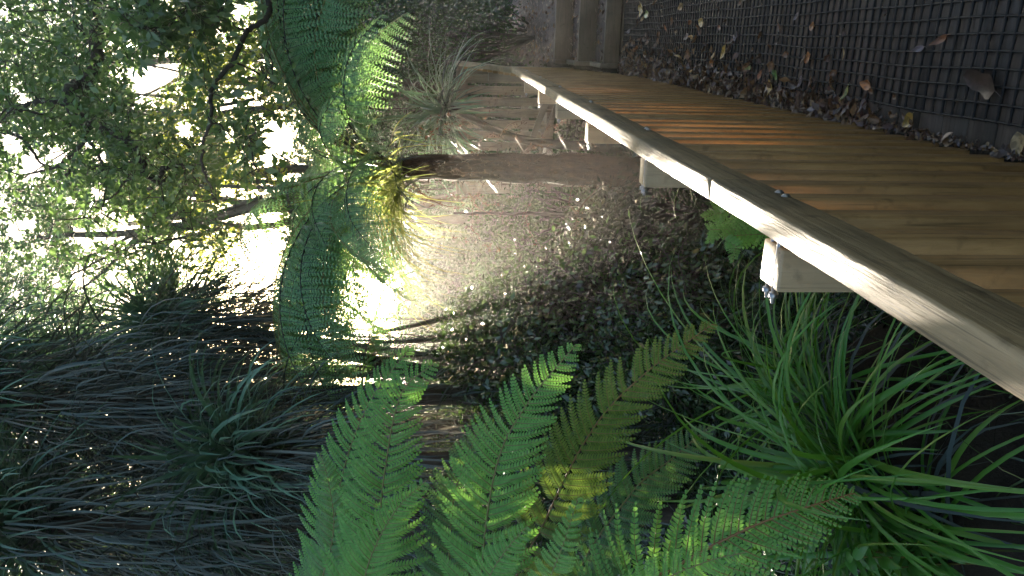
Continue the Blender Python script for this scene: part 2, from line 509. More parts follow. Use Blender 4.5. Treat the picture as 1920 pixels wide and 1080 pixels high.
HOLES = [(300, 130, 38), (60, 310, 30), (485, 470, 46), (520, 255, 34), (30, 430, 20), (235, 432, 26), (650, 640, 75), (640, 700, 55), (480, 520, 30),
         (270, 160, 26), (560, 1060, 26), (450, 1060, 22), (500, 400, 26), (345, 245, 18), (110, 290, 22), (20, 270, 22), (430, 400, 20),
         (215, 520, 16), (330, 450, 18), (600, 480, 20), (670, 540, 40)]


def in_hole(P, grow=1.0):
    x, y, d = pix(P)
    o = np.zeros(len(x), bool)
    for hx, hy, hr in HOLES:
        o |= (x - hx) ** 2 + (y - hy) ** 2 < (hr * grow) ** 2
    return o


def leaf_cloud(mb, centres, r, per, L, W, flat=.6, rg=rng, avoid=True, hang=.3):
    n = len(centres)
    off = rg.normal(0, 1, (n, per, 3)) * np.array((1, 1, flat)) * (r if np.isscalar(r) else np.asarray(r)[:, None, None]) * .55
    P = (centres[:, None, :] + off).reshape(-1, 3)
    if avoid:
        keep = ~(in_hole(P, .92)) & ~(blocked(P, .18) & (rg.random(len(P)) < .88))
        if np.max(L) > .15: keep &= ~blocked(P, .45)
        P = P[keep]; off = off.reshape(-1, 3)[keep]
    else:
        off = off.reshape(-1, 3)
    m = len(P)
    D = unit(unit(off) * .7 + rg.normal(0, .6, (m, 3)) + np.array((0, 0, -hang)))
    N = unit(rg.normal(0, .55, (m, 3)) + np.array((0, 0, 1)))
    sc = rg.uniform(.6, 1.25, m)
    mb.leaves(P, D, N, L * sc, W * sc * .5)


def twig_to(mb, a, b, r0, r1, rg=rng, k=5, wob=.12):
    u = np.linspace(0, 1, k)[:, None]
    d = np.linalg.norm(b - a)
    P = a * (1 - u) + b * u
    P[1:-1] += rg.normal(0, wob * d * .5, (k - 2, 3))
    P[:, 2] += (np.sin(u * math.pi) * d * .08)[:, 0]
    mb.tube(spline(P, k * 2), np.linspace(r0, r1, k * 2), 5)


def tree(name, label, cat, trunk, r0, r1, limbs, centres, leafmat, L=.07, W=.035, per=80, r=.3, bark=BARK, group=None, twigs=True, rg=rng, flat=.6, avoid=True, hang=.3):
    """trunk: polyline from the ground; limbs: list of (polyline, r0, r1); centres: leaf cluster centres"""
    t = empty(name, tuple(trunk[0]))
    base = np.array(trunk[0])
    tag(t, label, cat, group)
    mt = MB()
    C = spline(np.array(trunk) - base, 8 * len(trunk))
    C[1:-1] += rg.normal(0, r0 * .12, (len(C) - 2, 3))
    mt.tube(C, np.linspace(r0, r1, len(C)), 9)
    mt.build('trunk', bark, t, True)
    pts = [C + base]
    for lp, a, b in limbs:
        ml = MB()
        lc = spline(np.array(lp) - base, 7 * len(lp))
        lc[1:-1] += rg.normal(0, a * .22, (len(lc) - 2, 3))
        ml.tube(lc, np.linspace(a, b, len(lc)), 7)
        ml.build('limb', bark, t, True)
        pts.append(lc + base)
    src = np.concatenate(pts)
    centres = np.asarray(centres)
    if len(centres):
        mw, mc = MB(), MB()
        order = np.argsort([np.min(np.linalg.norm(src - c, axis=1)) for c in centres])
        nodes = src.copy()
        for i in order:
            c = centres[i]
            dd = np.linalg.norm(nodes - c, axis=1)
            j = int(np.argmin(dd + np.maximum(0, c[2] * 0 + nodes[:, 2] - c[2]) * .2))
            a = nodes[j]
            if dd[j] > .02 and twigs:
                rr = min(.005 + .006 * dd[j], .02)
                twig_to(mw, a - base, c - base, rr, .003, rg)
            nodes = np.vstack([nodes, c[None, :], ((a + c) / 2)[None, :]])
            # little twigs inside the cluster
            if twigs:
                for _ in range(3):
                    e = c + rg.normal(0, r * .6 if np.isscalar(r) else .2, 3)
                    twig_to(mw, c - base, e - base, .004, .0015, rg, 4)
        if mw.n: mw.build('twigs', bark, t, True)
        leaf_cloud(mc, centres, r, per, L, W, flat, rg, avoid, hang)
        if mc.n:
            mc.V = [v - base for v in mc.V]
            mc.build('crown', leafmat, t)
    return t


def centres_in(box, n, d0, d1, rg=rng, cor=.4, hole=1.25):
    """n cluster centres seen inside photo box (x0,y0,x1,y1), d0..d1 metres off"""
    out = []
    tries = 0
    while len(out) < n and tries < n * 30:
        tries += 1
        p = at(rg.uniform(box[0], box[2]), rg.uniform(box[1], box[3]), rg.uniform(d0, d1))
        if in_hole(p[None], hole)[0] or blocked(p[None], cor)[0]: continue
        if p[2] < gz(p[0], p[1]) + .1: continue
        out.append(p)
    return np.array(out).reshape(-1, 3)

HOLES += [(705, 650, 55), (640, 570, 45), (735, 560, 40), (600, 640, 50)]
_r = random.Random(5)
HOLES += [(_r.uniform(0, 520), _r.uniform(0, 560), _r.uniform(7, 19)) for _ in range(60)]

# ------------------------------------------------------------------ setting: ground, path
xs = np.concatenate([np.linspace(-150, -9, 12), np.linspace(-8, 8, 161), np.linspace(9, 150, 12)])
ys = np.concatenate([np.linspace(-150, -4, 8), np.linspace(-3, 18, 211), np.linspace(19, 300, 16)])
X, Y = np.meshgrid(xs, ys)
Z = gz(X, Y) + (np.abs(X) < 8) * rng.normal(0, .012, X.shape)
g = MB()
nx, ny = len(xs), len(ys)
ii = (np.arange(ny - 1)[:, None] * nx + np.arange(nx - 1)[None, :]).ravel()
g.add(np.stack([X, Y, Z], -1), np.stack([ii, ii + 1, ii + nx + 1, ii + nx], 1))
tag(g.build('ground', GROUND, None, True), kind='structure')

gp = MB()
tt = np.linspace(9.44, 15, 60); aa = np.linspace(.28, -3.2, 30)
Tt, Aa = np.meshgrid(tt, aa)
PZ = .50 + (Tt - 9.44) * .035 + rng.normal(0, .006, Tt.shape)
PP = Dw * Tt[..., None] + Lw * Aa[..., None]; PP[..., 2] = PZ
ii = (np.arange(29)[:, None] * 60 + np.arange(59)[None, :]).ravel()
gp.add(PP.reshape(-1, 3), np.stack([ii, ii + 60, ii + 61, ii + 1], 1))
tag(gp.build('gravel_path', GRAVEL, None, True), kind='structure')

# a bush clad rise closes the view beyond the glade, lowest where the sun comes in
hq = np.concatenate([np.linspace(-2.2, -.85, 14), np.linspace(-.8, .8, 170), np.linspace(.85, 2.2, 14)])
hd = np.concatenate([np.linspace(17, 30, 40), np.linspace(32, 70, 12)])
HQ, HDm = np.meshgrid(hq, hd)
Hh = np.interp(HQ, [-2.2, -.30, -.20, -.15, .09, .16, .3, 2.2], [13, 13, 9.5, 3.5, 3.5, 5.0, 6.0, 6.0])
HZ = -.6 + Hh * np.clip((HDm - 17.5) / 5.5, 0, 1) ** .7 + np.clip((HDm - 24) / 40, 0, 1) * 2 + (HDm > 17.5) * rng.normal(0, .28, HQ.shape)
gh = MB(); nq = len(hq); ii = (np.arange(len(hd) - 1)[:, None] * nq + np.arange(nq - 1)[None, :]).ravel()
gh.add(np.stack([HQ * HDm, HDm, HZ], -1), np.stack([ii, ii + 1, ii + nq + 1, ii + nq], 1))
tag(gh.build('hill', HILL), kind='structure')

# ------------------------------------------------------------------ boardwalk
RZ = math.pi / 2 - WALK                         # local x runs along the walk, local y to its left
deck = tag(empty('boardwalk', (0, 0, 0), RZ), 'damp grey brown plank boardwalk covered with black non-slip netting', 'boardwalk')
md = MB()
t = -1.2
while t < 8.15:
    w = .138
    dz = random.uniform(-.002, .002)
    md.box(t, t + w, -1.55, .312 + random.uniform(-.004, .004), -.04 + dz, 0 + dz)
    t += w + .005
bevel(md.build('decking', W_DECK, deck), .003, 1)
mj = MB()
for a in (-1.4, -.6, .22):
    mj.box(-1.2, 8.15, a - .03, a + .03, -.24, -.046)
mj.build('bearer', W_STEP, deck)
mn = MB()
cell = .05
a_edges = np.arange(.215, -1.5, -cell)
t_edges = np.arange(1.2, 8.1, .058)


def netz(t, a):
    return .007 + .004 * np.sin(t * 3.1 + a * 5) * np.sin(a * 7.3 + 1) + .002


for a in a_edges:
    tq = np.linspace(t_edges[0], t_edges[-1], len(t_edges) * 2 - 1)
    wob = .004 * np.sin(tq * 2.3 + a * 11) + .003 * np.sin(tq * 7 + a * 3)
    th = .0058 - .0016 * np.abs(np.sin(np.arange(len(tq)) * math.pi / 2))
    mn.tube(np.stack([tq, a + wob, netz(tq, a)], 1), th, 4)
for k, tv in enumerate(t_edges):
    aq = np.linspace(a_edges[0] + .006, a_edges[-1], len(a_edges) * 2 - 1)
    wob = .004 * np.sin(aq * 9 + tv * 2)
    th = .0058 - .0016 * np.abs(np.sin(np.arange(len(aq)) * math.pi / 2))
    mn.tube(np.stack([tv + wob, aq, netz(tv, aq) + .0015], 1), th, 4)
mn.build('netting', NET, deck, True)

# near fence ---------------------------------------------------------
fence = tag(empty('picket_fence', (0, 0, 0), RZ), 'brown picket fence with sunlit handrail running along the left edge of the boardwalk', 'fence')


def sawn(mb, x0, x1, y0, y1, z0, z1, seg=40, amp=.0011, tilt=0.0):
    """a long board along x with slightly uneven edges"""
    xs_ = np.linspace(x0, x1, seg)
    j = lambda: amp * (np.sin(xs_ * random.uniform(2, 5) + random.random() * 6) * .6 + rng.normal(0, .35, seg))
    ring = np.stack([np.stack([xs_, y0 + j(), z0 + j()], 1), np.stack([xs_, y1 + j(), z0 + j()], 1),
                     np.stack([xs_, y1 + j(), z1 + j() + tilt], 1), np.stack([xs_, y0 + j(), z1 + j()], 1)], 1)
    V = ring.reshape(-1, 3)
    i = np.arange(seg - 1)[:, None] * 4; q = np.arange(4)[None, :]; q2 = (q + 1) % 4
    mb.add(V, np.stack([i + q, i + 4 + q, i + 4 + q2, i + q2], -1).reshape(-1, 4))
    n0 = mb.n - len(V)
    mb.F.append(np.array([[0, 1, 2, 3], [seg * 4 - 1, seg * 4 - 2, seg * 4 - 3, seg * 4 - 4]]) + n0)


RT = 1.133
for x0, x1, dy in ((-.9, 1.60, .0), (1.602, 4.66, .001), (4.664, 7.5, -.001)):
    m = MB(); sawn(m, x0, x1, .268 + dy, .314 + dy, RT - .094, RT, max(12, int((x1 - x0) * 25)))
    bevel(m.build('handrail', W_RAIL, fence), .005, 2)
m = MB(); m.box(-.9, 7.5, .3615, .395, .10, .19); bevel(m.build('lower_rail', W_POST, fence))
for k, tp in enumerate((.30, 1.38, 2.46, 3.54, 4.62, 5.70, 6.78)):
    m = MB(); m.box(tp, tp + .092, .3612, .445, -.55, 1.062 + random.uniform(-.008, .008))
    bevel(m.build('post', W_POST, fence), .005, 2)
    for dt, dz in ((.026, -.079), (.064, -.082)):
        mbolt = MB()
        c = np.array((tp + dt, 0, RT + dz))
        hd = lambda r, y: [c + (r * math.cos(q), y, r * math.sin(q)) for q in np.linspace(0, 2 * math.pi, 13)[:-1]]
        rings = [hd(.0001, .2625), hd(.0045, .263), hd(.006, .2645), hd(.007, .266), hd(.0085, .2662), hd(.0088, .268), hd(.005, .269), hd(.005, .452), hd(.009, .4525), hd(.009, .462), hd(.0045, .4625), hd(.004, .474), hd(.0001, .4745)]
        i_ = np.arange(12)[:, None] * 12; q_ = np.arange(12)[None, :]
        mbolt.add(np.array(rings).reshape(-1, 3), np.stack([i_ + q_, i_ + (q_ + 1) % 12, i_ + 12 + (q_ + 1) % 12, i_ + 12 + q_], -1).reshape(-1, 4))
        mbolt.build('bolt', STEEL, fence)
t = -.8
while t < 7.45:
    m = MB()
    w = .075 + random.uniform(-.003, .003)
    lean = random.uniform(-.004, .004)
    m.box(t, t + w, .3152 + lean * .2 + .0005, .360, -.03 + .034, 1.043 + random.uniform(-.01, .008))
    bevel(m.build('picket', W_PICK, fence), .0035, 1)
    t += .172 + random.uniform(-.004, .004)

# steps ----------------------------------------------------------------
steps = tag(empty('steps', tuple(wk(8.2, 0)), RZ), 'three dark timber steps with leaf strewn gravel treads at the end of the boardwalk', 'steps')
for i, (x0, z0, z1) in enumerate(((0, -.02, .165), (.6, .11, .335), (1.2, .28, .515))):
    m = MB(); m.box(x0, x0 + .048, -2.2, .235, z0 + .035, z1); bevel(m.build('riser', W_STEP, steps))
    if i < 2:
        m = MB()
        nn = 26
        u, v = np.meshgrid(np.linspace(x0 + .05, x0 + .6, 12), np.linspace(-2.2, .235, nn))
        zz = z1 - .022 + rng.normal(0, .006, u.shape)
        q = (np.arange(nn - 1)[:, None] * 12 + np.arange(11)[None, :]).ravel()
        m.add(np.stack([u, v, zz], -1), np.stack([q, q + 1, q + 13, q + 12], 1))
        m.build('tread', GRAVEL, steps, True)
m = MB(); m.box(.0, 1.25, .2372, .283, .02, .20); m.box(.62, 1.25, .2372, .283, .2025, .37); m.box(1.22, 1.25, .2372, .283, .3725, .50)
bevel(m.build('side_board', W_STEP, steps))

# far fence : climbs beside the steps, then turns left over the gully ----------
bridge = tag(empty('footbridge', tuple(wk(7.56, .3)), RZ), 'weathered footbridge with picket side crossing behind the fern trunk beyond the steps', 'footbridge')
m = MB(); m.beam((0, -.005, 1.09), (1.86, .0, 1.60), .05, .09); bevel(m.build('handrail', W_RAIL, bridge))
m = MB(); m.beam((1.9, -.02, 1.605), (1.9, 1.5, 1.605), .09, .045); bevel(m.build('handrail', W_FAR, bridge))
m = MB(); m.beam((1.868, .03, 1.54), (1.868, 1.5, 1.54), .03, .085); bevel(m.build('handrail', W_FAR, bridge))
for y in (.0, 1.3):
    m = MB(); m.box(1.96, 2.05, y + .03, y + .12, -.4, 1.58); bevel(m.build('post', W_FAR, bridge))
m = MB(); m.box(.9, .99, .06, .15, -.5, 1.30); bevel(m.build('post', W_FAR, bridge))
x = .06
while x < 1.8:
    zt = 1.06 + x * .274
    m = MB(); m.box(x, x + .075, .03, .058, .02 + max(0, x - .6) * .3, zt); bevel(m.build('picket', W_PICK, bridge), .003, 1)
    x += .172
y = .12
while y < 1.45:
    m = MB(); m.box(1.886, 1.912, y, y + .095, .62 + random.uniform(-.02, .02), 1.50); bevel(m.build('picket', W_FAR, bridge), .003, 1)
    y += .128
m = MB(); m.box(1.915, 1.955, .05, 1.5, .78, .87); bevel(m.build('lower_rail', W_FAR, bridge))
for dz in (0, .14):
    m = MB(); m.beam((1.80, .42, .60 - dz), (1.80, 1.45, .96 - dz), .05, .065); bevel(m.build('brace', W_FAR, bridge))
for k in range(7):
    m = MB()
    f = (k + .5) / 7
    m.beam((1.815, .42 + 1.18 * f, .61 + .4 * f - .16), (1.815, .42 + 1.18 * f + .01, .61 + .4 * f + .03), .035, .03, (1, 0, 0))
    m.build('cleat', W_FAR, bridge)
m = MB(); m.box(1.97, 3.1, .1, 1.5, .48, .56); bevel(m.build('decking', W_FAR, bridge))

# ------------------------------------------------------------------ fallen leaves on the deck


def dead_leaf_mesh(name, mat, L=.07, W=.026, curl=.5, lobes=0, seed=0):
    rg = np.random.default_rng(seed)
    k = 9
    u = np.linspace(0, 1, k)
    prof = np.sin(u * math.pi) ** .75 * (1 - .25 * u) * W
    if lobes: prof = prof * (1 + .35 * np.cos(u * math.pi * 2 * lobes))
    b = curl * rg.uniform(.6, 1.3); tw = rg.normal(0, .5)
    V = []
    for i, q in enumerate(u):
        zc = b * L * .5 * (q - .5) ** 2 * 2
        for s_ in (-1, -.5, 0, .5, 1):
            yy = prof[i] * s_
            V.append(((q - .5) * L, yy * math.cos(tw * q), zc + abs(s_) ** 1.7 * prof[i] * curl * .8 + yy * math.sin(tw * q) * .6 + rg.normal(0, .0006)))
    i = np.arange(k - 1)[:, None] * 5 + np.arange(4)[None, :]
    mb = MB(); mb.add(V, np.stack([i, i + 1, i + 6, i + 5], -1).reshape(-1, 4))
    mb.tube([(-.5 * L, 0, b * L * .25), (-.62 * L, .002, b * L * .25 + .003), (-.75 * L, .006, b * L * .3 + .004)], (.0012, .001, .0008), 4)
    o = mb.build(name, mat, None, True)
    return o


def dead_mat(name, c, t=(.3, .15, .04), rough=.35):
    return leaf_mat(name, [c, tuple(min(1, q * 1.25) for q in c)], t, .12, rough, .6, patch=(60, tuple(q * .45 for q in c)))


DL = {'orange': dead_mat('leaf_orange', (.32, .12, .03)), 'tan': dead_mat('leaf_tan', (.36, .25, .12)), 'yellow': dead_mat('leaf_yellow', (.40, .26, .06)),
      'lilac': dead_mat('leaf_pale', (.22, .19, .21), rough=.4), 'red': dead_mat('leaf_red_brown', (.20, .075, .03)), 'dark': dead_mat('leaf_dark', (.035, .022, .02)),
      'green': dead_mat('leaf_green', (.07, .18, .03)), 'pale_green': dead_mat('leaf_pale_green', (.25, .30, .12)), 'brown': dead_mat('leaf_brown', (.13, .07, .035))}
spec_leaves = [
    # x, y, kind, L, W, curl, lobes, yaw, label
    (1527, 50, 'orange', .075, .024, .5, 0, 80, 'bright orange curled leaf lying on the netting in the upper part of the deck'),
    (1518, 108, 'orange', .085, .030, .4, 0, 95, 'broad orange brown leaf on the netting just beside the leaf drift'),
    (1497, 31, 'lilac', .07, .014, .7, 0, 100, 'slim pale leaf lying alone on the netting above the orange leaf'),
    (1727, 92, 'lilac', .08, .015, .8, 0, 85, 'whitish curled leaf lying on the netting between bare planks'),
    (1768, 74, 'red', .09, .013, .6, 0, 95, 'long narrow red brown leaf on the netting next to the whitish leaf'),
    (1585, 97, 'yellow', .05, .014, .4, 0, 20, 'small yellow leaf lying flat across the netting'),
    (1630, 158, 'orange', .08, .024, .7, 0, 60, 'orange leaf folded over at the very edge of the netting'),
    (1709, 224, 'yellow', .09, .026, .5, 0, 110, 'yellow tan leaf in the damp dark litter at the fence foot'),
    (1447, 165, 'yellow', .09, .040, .5, 2, 70, 'yellow lobed leaf lying on top of the leaf drift'),
    (1457, 140, 'green', .08, .026, .4, 0, 40, 'fresh green leaf fallen among the brown drift'),
    (1845, 155, 'dark', .17, .055, .25, 1, 60, 'large nearly black rotting leaf flattened over the netting'),
    (1915, 268, 'tan', .07, .036, .3, 0, 10, 'pale tan round leaf at the fence foot nearest the viewer'),
    (1506, 152, 'lilac', .09, .020, .8, 0, 110, 'pale violet leaf standing on edge in the drift'),
    (1408, 128, 'pale_green', .11, .014, .6, 0, 85, 'slender pale green leaf lying on the brown drift'),
    (1340, 118, 'orange', .11, .034, .6, 0, 75, 'large orange and cream leaf at the middle of the drift'),
    (1360, 98, 'yellow', .11, .036, .5, 0, 120, 'dull yellow leaf leaning on the drift where the netting begins'),
    (1290, 68, 'lilac', .10, .022, .6, 0, 95, 'greyish pale leaf near the far part of the netting'),
    (1318, 42, 'yellow', .12, .034, .4, 0, 60, 'mustard leaf lying alone on the far netting'),
    (1280, 12, 'tan', .12, .026, .6, 0, 90, 'light tan leaf far along the deck at its open side'),
    (1205, 16, 'yellow', .16, .06, .5, 2, 60, 'golden lobed leaf close to the foot of the steps'),
    (1215, 26, 'pale_green', .14, .04, .5, 0, 80, 'yellowish green leaf close to the foot of the steps'),
    (1590, 175, 'pale_green', .08, .014, .9, 0, 130, 'curled pale green leaf amid dark leaves by the fence'),
]
for n, (x, y, kind, L, W, cu, lb, yaw, label) in enumerate(spec_leaves):
    p = on_z(x, y, .016)
    o = dead_leaf_mesh('fallen_leaf', DL[kind], L, W, cu, lb, n)
    o.location = (p[0], p[1], p[2] + .004); o.rotation_euler = (random.uniform(-.25, .25), random.uniform(-.15, .15), R(yaw + 90 - 90) + 0)
    tag(o, label, 'leaf', 'fallen leaves on the boardwalk')
protos = []
for n, kind in enumerate(['brown', 'dark', 'brown', 'dark', 'red', 'tan', 'brown', 'lilac']):
    o = dead_leaf_mesh('fallen_leaf', DL[kind], random.uniform(.06, .10), random.uniform(.018, .03), random.uniform(.5, 1.1), 0, 50 + n)
    protos.append(o)
for n in range(8 * 26):
    pr = protos[n % len(protos)] if n < 8 or n % 3 == 0 else protos[random.choice((0, 1, 2, 3, 6))]
    o = pr if n < len(protos) else pr.copy()
    if n >= len(protos): COL.objects.link(o)
    tq = 2.75 + 5.3 * random.random() ** .85
    width = .03 + .30 * np.clip((tq - 2.8) / 2.2, 0, 1)
    aq = .29 - abs(random.gauss(0, 1)) * width * .75
    if random.random() < .12: aq = random.uniform(-1.2, .1)
    hz = .012 + .035 * max(0, 1 - (.3 - aq) / (width + .02)) * random.random()
    o.location = tuple(wk(tq, aq, hz + .008)); o.rotation_euler = (random.gauss(0, .5), random.gauss(0, .4), random.uniform(0, 6.3))
    s_ = random.uniform(.5, .9) * (.6 + .4 * min(1, (tq - 2.6) / 1.5)); o.scale = (s_, s_, s_)
    tag(o, 'small dull brown leaf in the drift along the fence foot', 'leaf', 'dull leaves drifted along the fence foot')
ml = MB()
n = 2600
tq = 1.7 + 6.4 * rng.random(n) ** .8
width = .018 + .17 * np.clip((tq - 2.7) / 2.4, 0, 1)
aq = .305 - np.abs(rng.normal(0, 1, n)) * width * .6
P = Dw * tq[:, None] + Lw * aq[:, None]
P[:, 2] = .006 + .03 * rng.random(n) * np.clip(1 - (.3 - aq) / (width + .02), 0, 1)
small = rng.random(n) < np.where(tq < 3.1, .97, .4)
ml.leaves(P, unit(rng.normal(0, 1, (n, 3)) * (1, 1, .4)), unit(rng.normal(0, .5, (n, 3)) + (0, 0, 1)), np.where(small, .02, .06), np.where(small, .006, .016), .5)
n = 1500                                        # on the steps and the gravel path
tq = rng.uniform(8.3, 13.5, n); aq = .25 - rng.random(n) ** 1.3 * 2.4
P = Dw * tq[:, None] + Lw * aq[:, None]
P[:, 2] = np.where(tq < 8.8, .155, np.where(tq < 9.42, .325, .515 + (tq - 9.44) * .035)) + .006
ml.leaves(P, unit(rng.normal(0, 1, (n, 3)) * (1, 1, .25)), unit(rng.normal(0, .4, (n, 3)) + (0, 0, 1)), .06, .016, .5)
tag(ml.build('leaf_litter', LITTER), 'damp brown leaf litter drifted along the fence foot and over the steps', 'leaf litter', kind='stuff')

# ------------------------------------------------------------------ tree ferns


def fern_plant(name, label, base, top, fr, r0, r1, cat='tree fern', dead=0, trunkmat=PONGA, seed=0, stalks=True):
    """base, top: trunk; fr: list of dict(P, N, hw, mat, gap...)"""
    base = np.array(base, float); top = np.array(top, float)
    root = tag(empty(name, tuple(base)), label, cat)
    rg = np.random.default_rng(seed)
    if r0:
        m = MB()
        u = np.linspace(0, 1, 26)
        C = (top - base) * u[:, None] + rg.normal(0, .006, (26, 3))
        m.tube(C, np.interp(u, [0, .12, .6, .93, 1], [r0 * 1.25, r0, (r0 + r1) / 2, r1, r1 * .5]) * (1 + rg.normal(0, .05, 26)), 16)
        # broken stalk bases and fibre clothing the trunk
        n = 1100
        uu = rg.random(n); an = rg.uniform(0, 6.28, n)
        rad = np.interp(uu, [0, .12, .6, 1], [r0 * 1.2, r0, (r0 + r1) / 2, r1 * .9])
        c = (top - base) * uu[:, None] + np.stack([np.cos(an), np.sin(an), 0 * an], 1) * rad[:, None] * .93
        dd = unit(np.stack([np.cos(an), np.sin(an), rg.normal(.6, .9, n)], 1))
        blades(m, c, dd, rg.uniform(.03, .09, n), .006, rg.uniform(.2, 2.2, n), 4, rg=rg)
        m.build('trunk', trunkmat, root)
    if dead:
        m = MB()
        n = dead
        an = rg.uniform(0, 6.28, n); uu = rg.uniform(.02, 1, n) ** 1.3
        c = (top - base) * uu[:, None] + np.stack([np.cos(an), np.sin(an), 0 * an], 1) * r0 * .9
        dd = unit(np.stack([np.cos(an), np.sin(an), rg.normal(.1, .5, n)], 1))
        P = blades(m, c, dd, rg.uniform(.25, .8, n), .004, rg.uniform(1.5, 2.9, n), 9, rg=rg, kink=.006)
        # shrivelled leaflets on the dead stalks
        q = P[:, 3:, :].reshape(-1, 3)
        q = np.repeat(q, 3, 0) + rg.normal(0, .012, (len(q) * 3, 3))
        m.leaves(q, unit(rg.normal(0, 1, q.shape) + (0, 0, -.9)), unit(rg.normal(0, 1, q.shape)), .03, .006, .5)
        m.build('dead_fronds', DEADFERN, root)
    for k, f in enumerate(fr):
        P = np.array(f['P'], float) - base
        b, r = frond(P, f['N'], f['hw'], f.get('gap', .062), n_pl=f.get('n', 22), droop=f.get('droop', .25), stipe=f.get('stipe', .25), seed=seed * 50 + k,
                     pin_ang=f.get('ang', 68), pl_len=f.get('pl'), rag=f.get('rag', 0), hang=f.get('hang', 0), plf=f.get('plf', .65), shrink=f.get('shrink', .66), pw=f.get('pw', 1.02), roll=f.get('roll', .11))
        o = b.build('frond', f.get('mat', FERN), root)
        r.build('midrib', f.get('rib', RACH), o)
    return root


# the near fern at the left: its crown stands just outside the picture
NB = np.array((-1.72, 3.0, -.25)); NT = np.array((-1.72, 3.0, 1.15))
cam_n = np.array((.15, -.8, .75))


def toward(p, up=.6):
    v = unit(CN - np.asarray(p)); return unit(v + np.array((0, 0, up)))


nf = [
    dict(P=[NT, at(690, 1230, 2.75), at(706, 1040, 2.7), at(722, 880, 2.66), at(752, 740, 2.64), at(815, 680, 2.62)], hw=.235, N=toward(at(720, 880, 2.6), .15), droop=.10, stipe=.06, gap=.052, n=21),
    dict(P=[NT, at(640, 1250, 3.1), at(622, 1060, 3.1), at(640, 900, 3.1), at(690, 760, 3.1), at(770, 650, 3.1)], hw=.225, N=toward(at(660, 900, 3), .5), droop=.12, stipe=.06, gap=.055),
    dict(P=[NT, at(905, 1240, 2.7), at(904, 1060, 2.62), at(932, 870, 2.56), at(990, 755, 2.52), at(1078, 648, 2.5)], hw=.23, N=toward(at(932, 870, 2.6), .1), droop=.07, stipe=.06, gap=.052, n=22, ang=66),
    dict(P=[NT, at(960, 1150, 3.3), at(1030, 960, 3.1), at(1115, 800, 3.0), at(1210, 700, 2.95), at(1335, 608, 2.9)], hw=.23, N=toward(at(1115, 800, 3), .25), droop=.12, mat=FERN_OLIVE, rib=RACHB, stipe=.08, gap=.06, rag=.06, ang=62),
    dict(P=[NT, at(1180, 1140, 2.35), at(1270, 1062, 2.3), at(1400, 992, 2.25), at(1500, 955, 2.22), at(1600, 925, 2.2)], hw=.285, N=toward(at(1400, 1000, 2.3), .3), droop=.08, stipe=.06, gap=.052, rib=RACHB, n=21, ang=60),
    dict(P=[NT, at(1000, 1280, 2.3), at(1010, 1180, 2.2), at(1030, 1090, 2.1), at(1060, 1010, 2.0), at(1085, 930, 2.0)], hw=.12, N=toward(at(1000, 1080, 2.1), .1), droop=.08, stipe=.06, gap=.05),
    dict(P=[NT, at(1120, 1300, 2.2), at(1160, 1200, 2.0), at(1230, 1100, 1.9), at(1320, 1055, 1.85), at(1400, 1035, 1.8)], hw=.15, N=toward(at(1180, 1080, 2), .2), droop=.08, stipe=.06, gap=.05),
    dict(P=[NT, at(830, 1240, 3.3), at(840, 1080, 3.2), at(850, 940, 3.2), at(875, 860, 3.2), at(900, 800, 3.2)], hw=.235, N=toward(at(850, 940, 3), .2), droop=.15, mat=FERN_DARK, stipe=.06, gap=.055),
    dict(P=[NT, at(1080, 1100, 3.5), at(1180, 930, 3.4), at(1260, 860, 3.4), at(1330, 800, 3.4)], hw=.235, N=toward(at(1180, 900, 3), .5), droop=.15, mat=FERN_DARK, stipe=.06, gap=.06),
    dict(P=[NT, at(660, 1290, 2.5), at(668, 1180, 2.45), at(690, 1060, 2.4), at(740, 960, 2.4), at(800, 900, 2.4)], hw=.17, N=toward(at(680, 1050, 2.4), .1), droop=.1, stipe=.06, gap=.05),
    dict(P=[NT, at(880, 1290, 2.3), at(895, 1190, 2.25), at(915, 1090, 2.2), at(950, 1030, 2.15), at(990, 985, 2.1)], hw=.16, N=toward(at(900, 1090, 2.2), .1), droop=.08, stipe=.06, gap=.05),
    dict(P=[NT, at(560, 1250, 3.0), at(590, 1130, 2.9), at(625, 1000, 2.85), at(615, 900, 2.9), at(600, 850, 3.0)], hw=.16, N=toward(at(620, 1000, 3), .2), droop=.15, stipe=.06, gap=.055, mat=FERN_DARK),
]
fern_plant('fern', 'large bright green fern with broad fronds reaching into the walk from the left', NB, NT, nf, .07, .06, 'fern', 0, seed=3)

# the tree fern in the middle
tfb = np.array(at(1300, 322, 6.1)); tfb[2] = gz(tfb[0], tfb[1]) - .1
tft = np.array(at(742, 312, 6.1))
TF = []


def arch(c, az, L, el=55, sag=1.0, tip=-.5, rg=rng):
    """a frond line leaving crown c toward azimuth az (degrees, 0 = +X)"""
    k = 12
    u = np.linspace(0, 1, k)
    e = R(el) * (1 - u * 1.0) + R(tip * 60) * u ** 1.6
    e = R(el) - (R(el) - R(-60 * abs(tip) if tip < 0 else 0)) * u ** sag
    h = np.array((math.cos(R(az)), math.sin(R(az)), 0))
    d = L / (k - 1)
    P = [np.array(c, float)]
    for i in range(k - 1):
        P.append(P[-1] + d * (h * math.cos(e[i]) + np.array((0, 0, math.sin(e[i])))))
    return np.array(P)


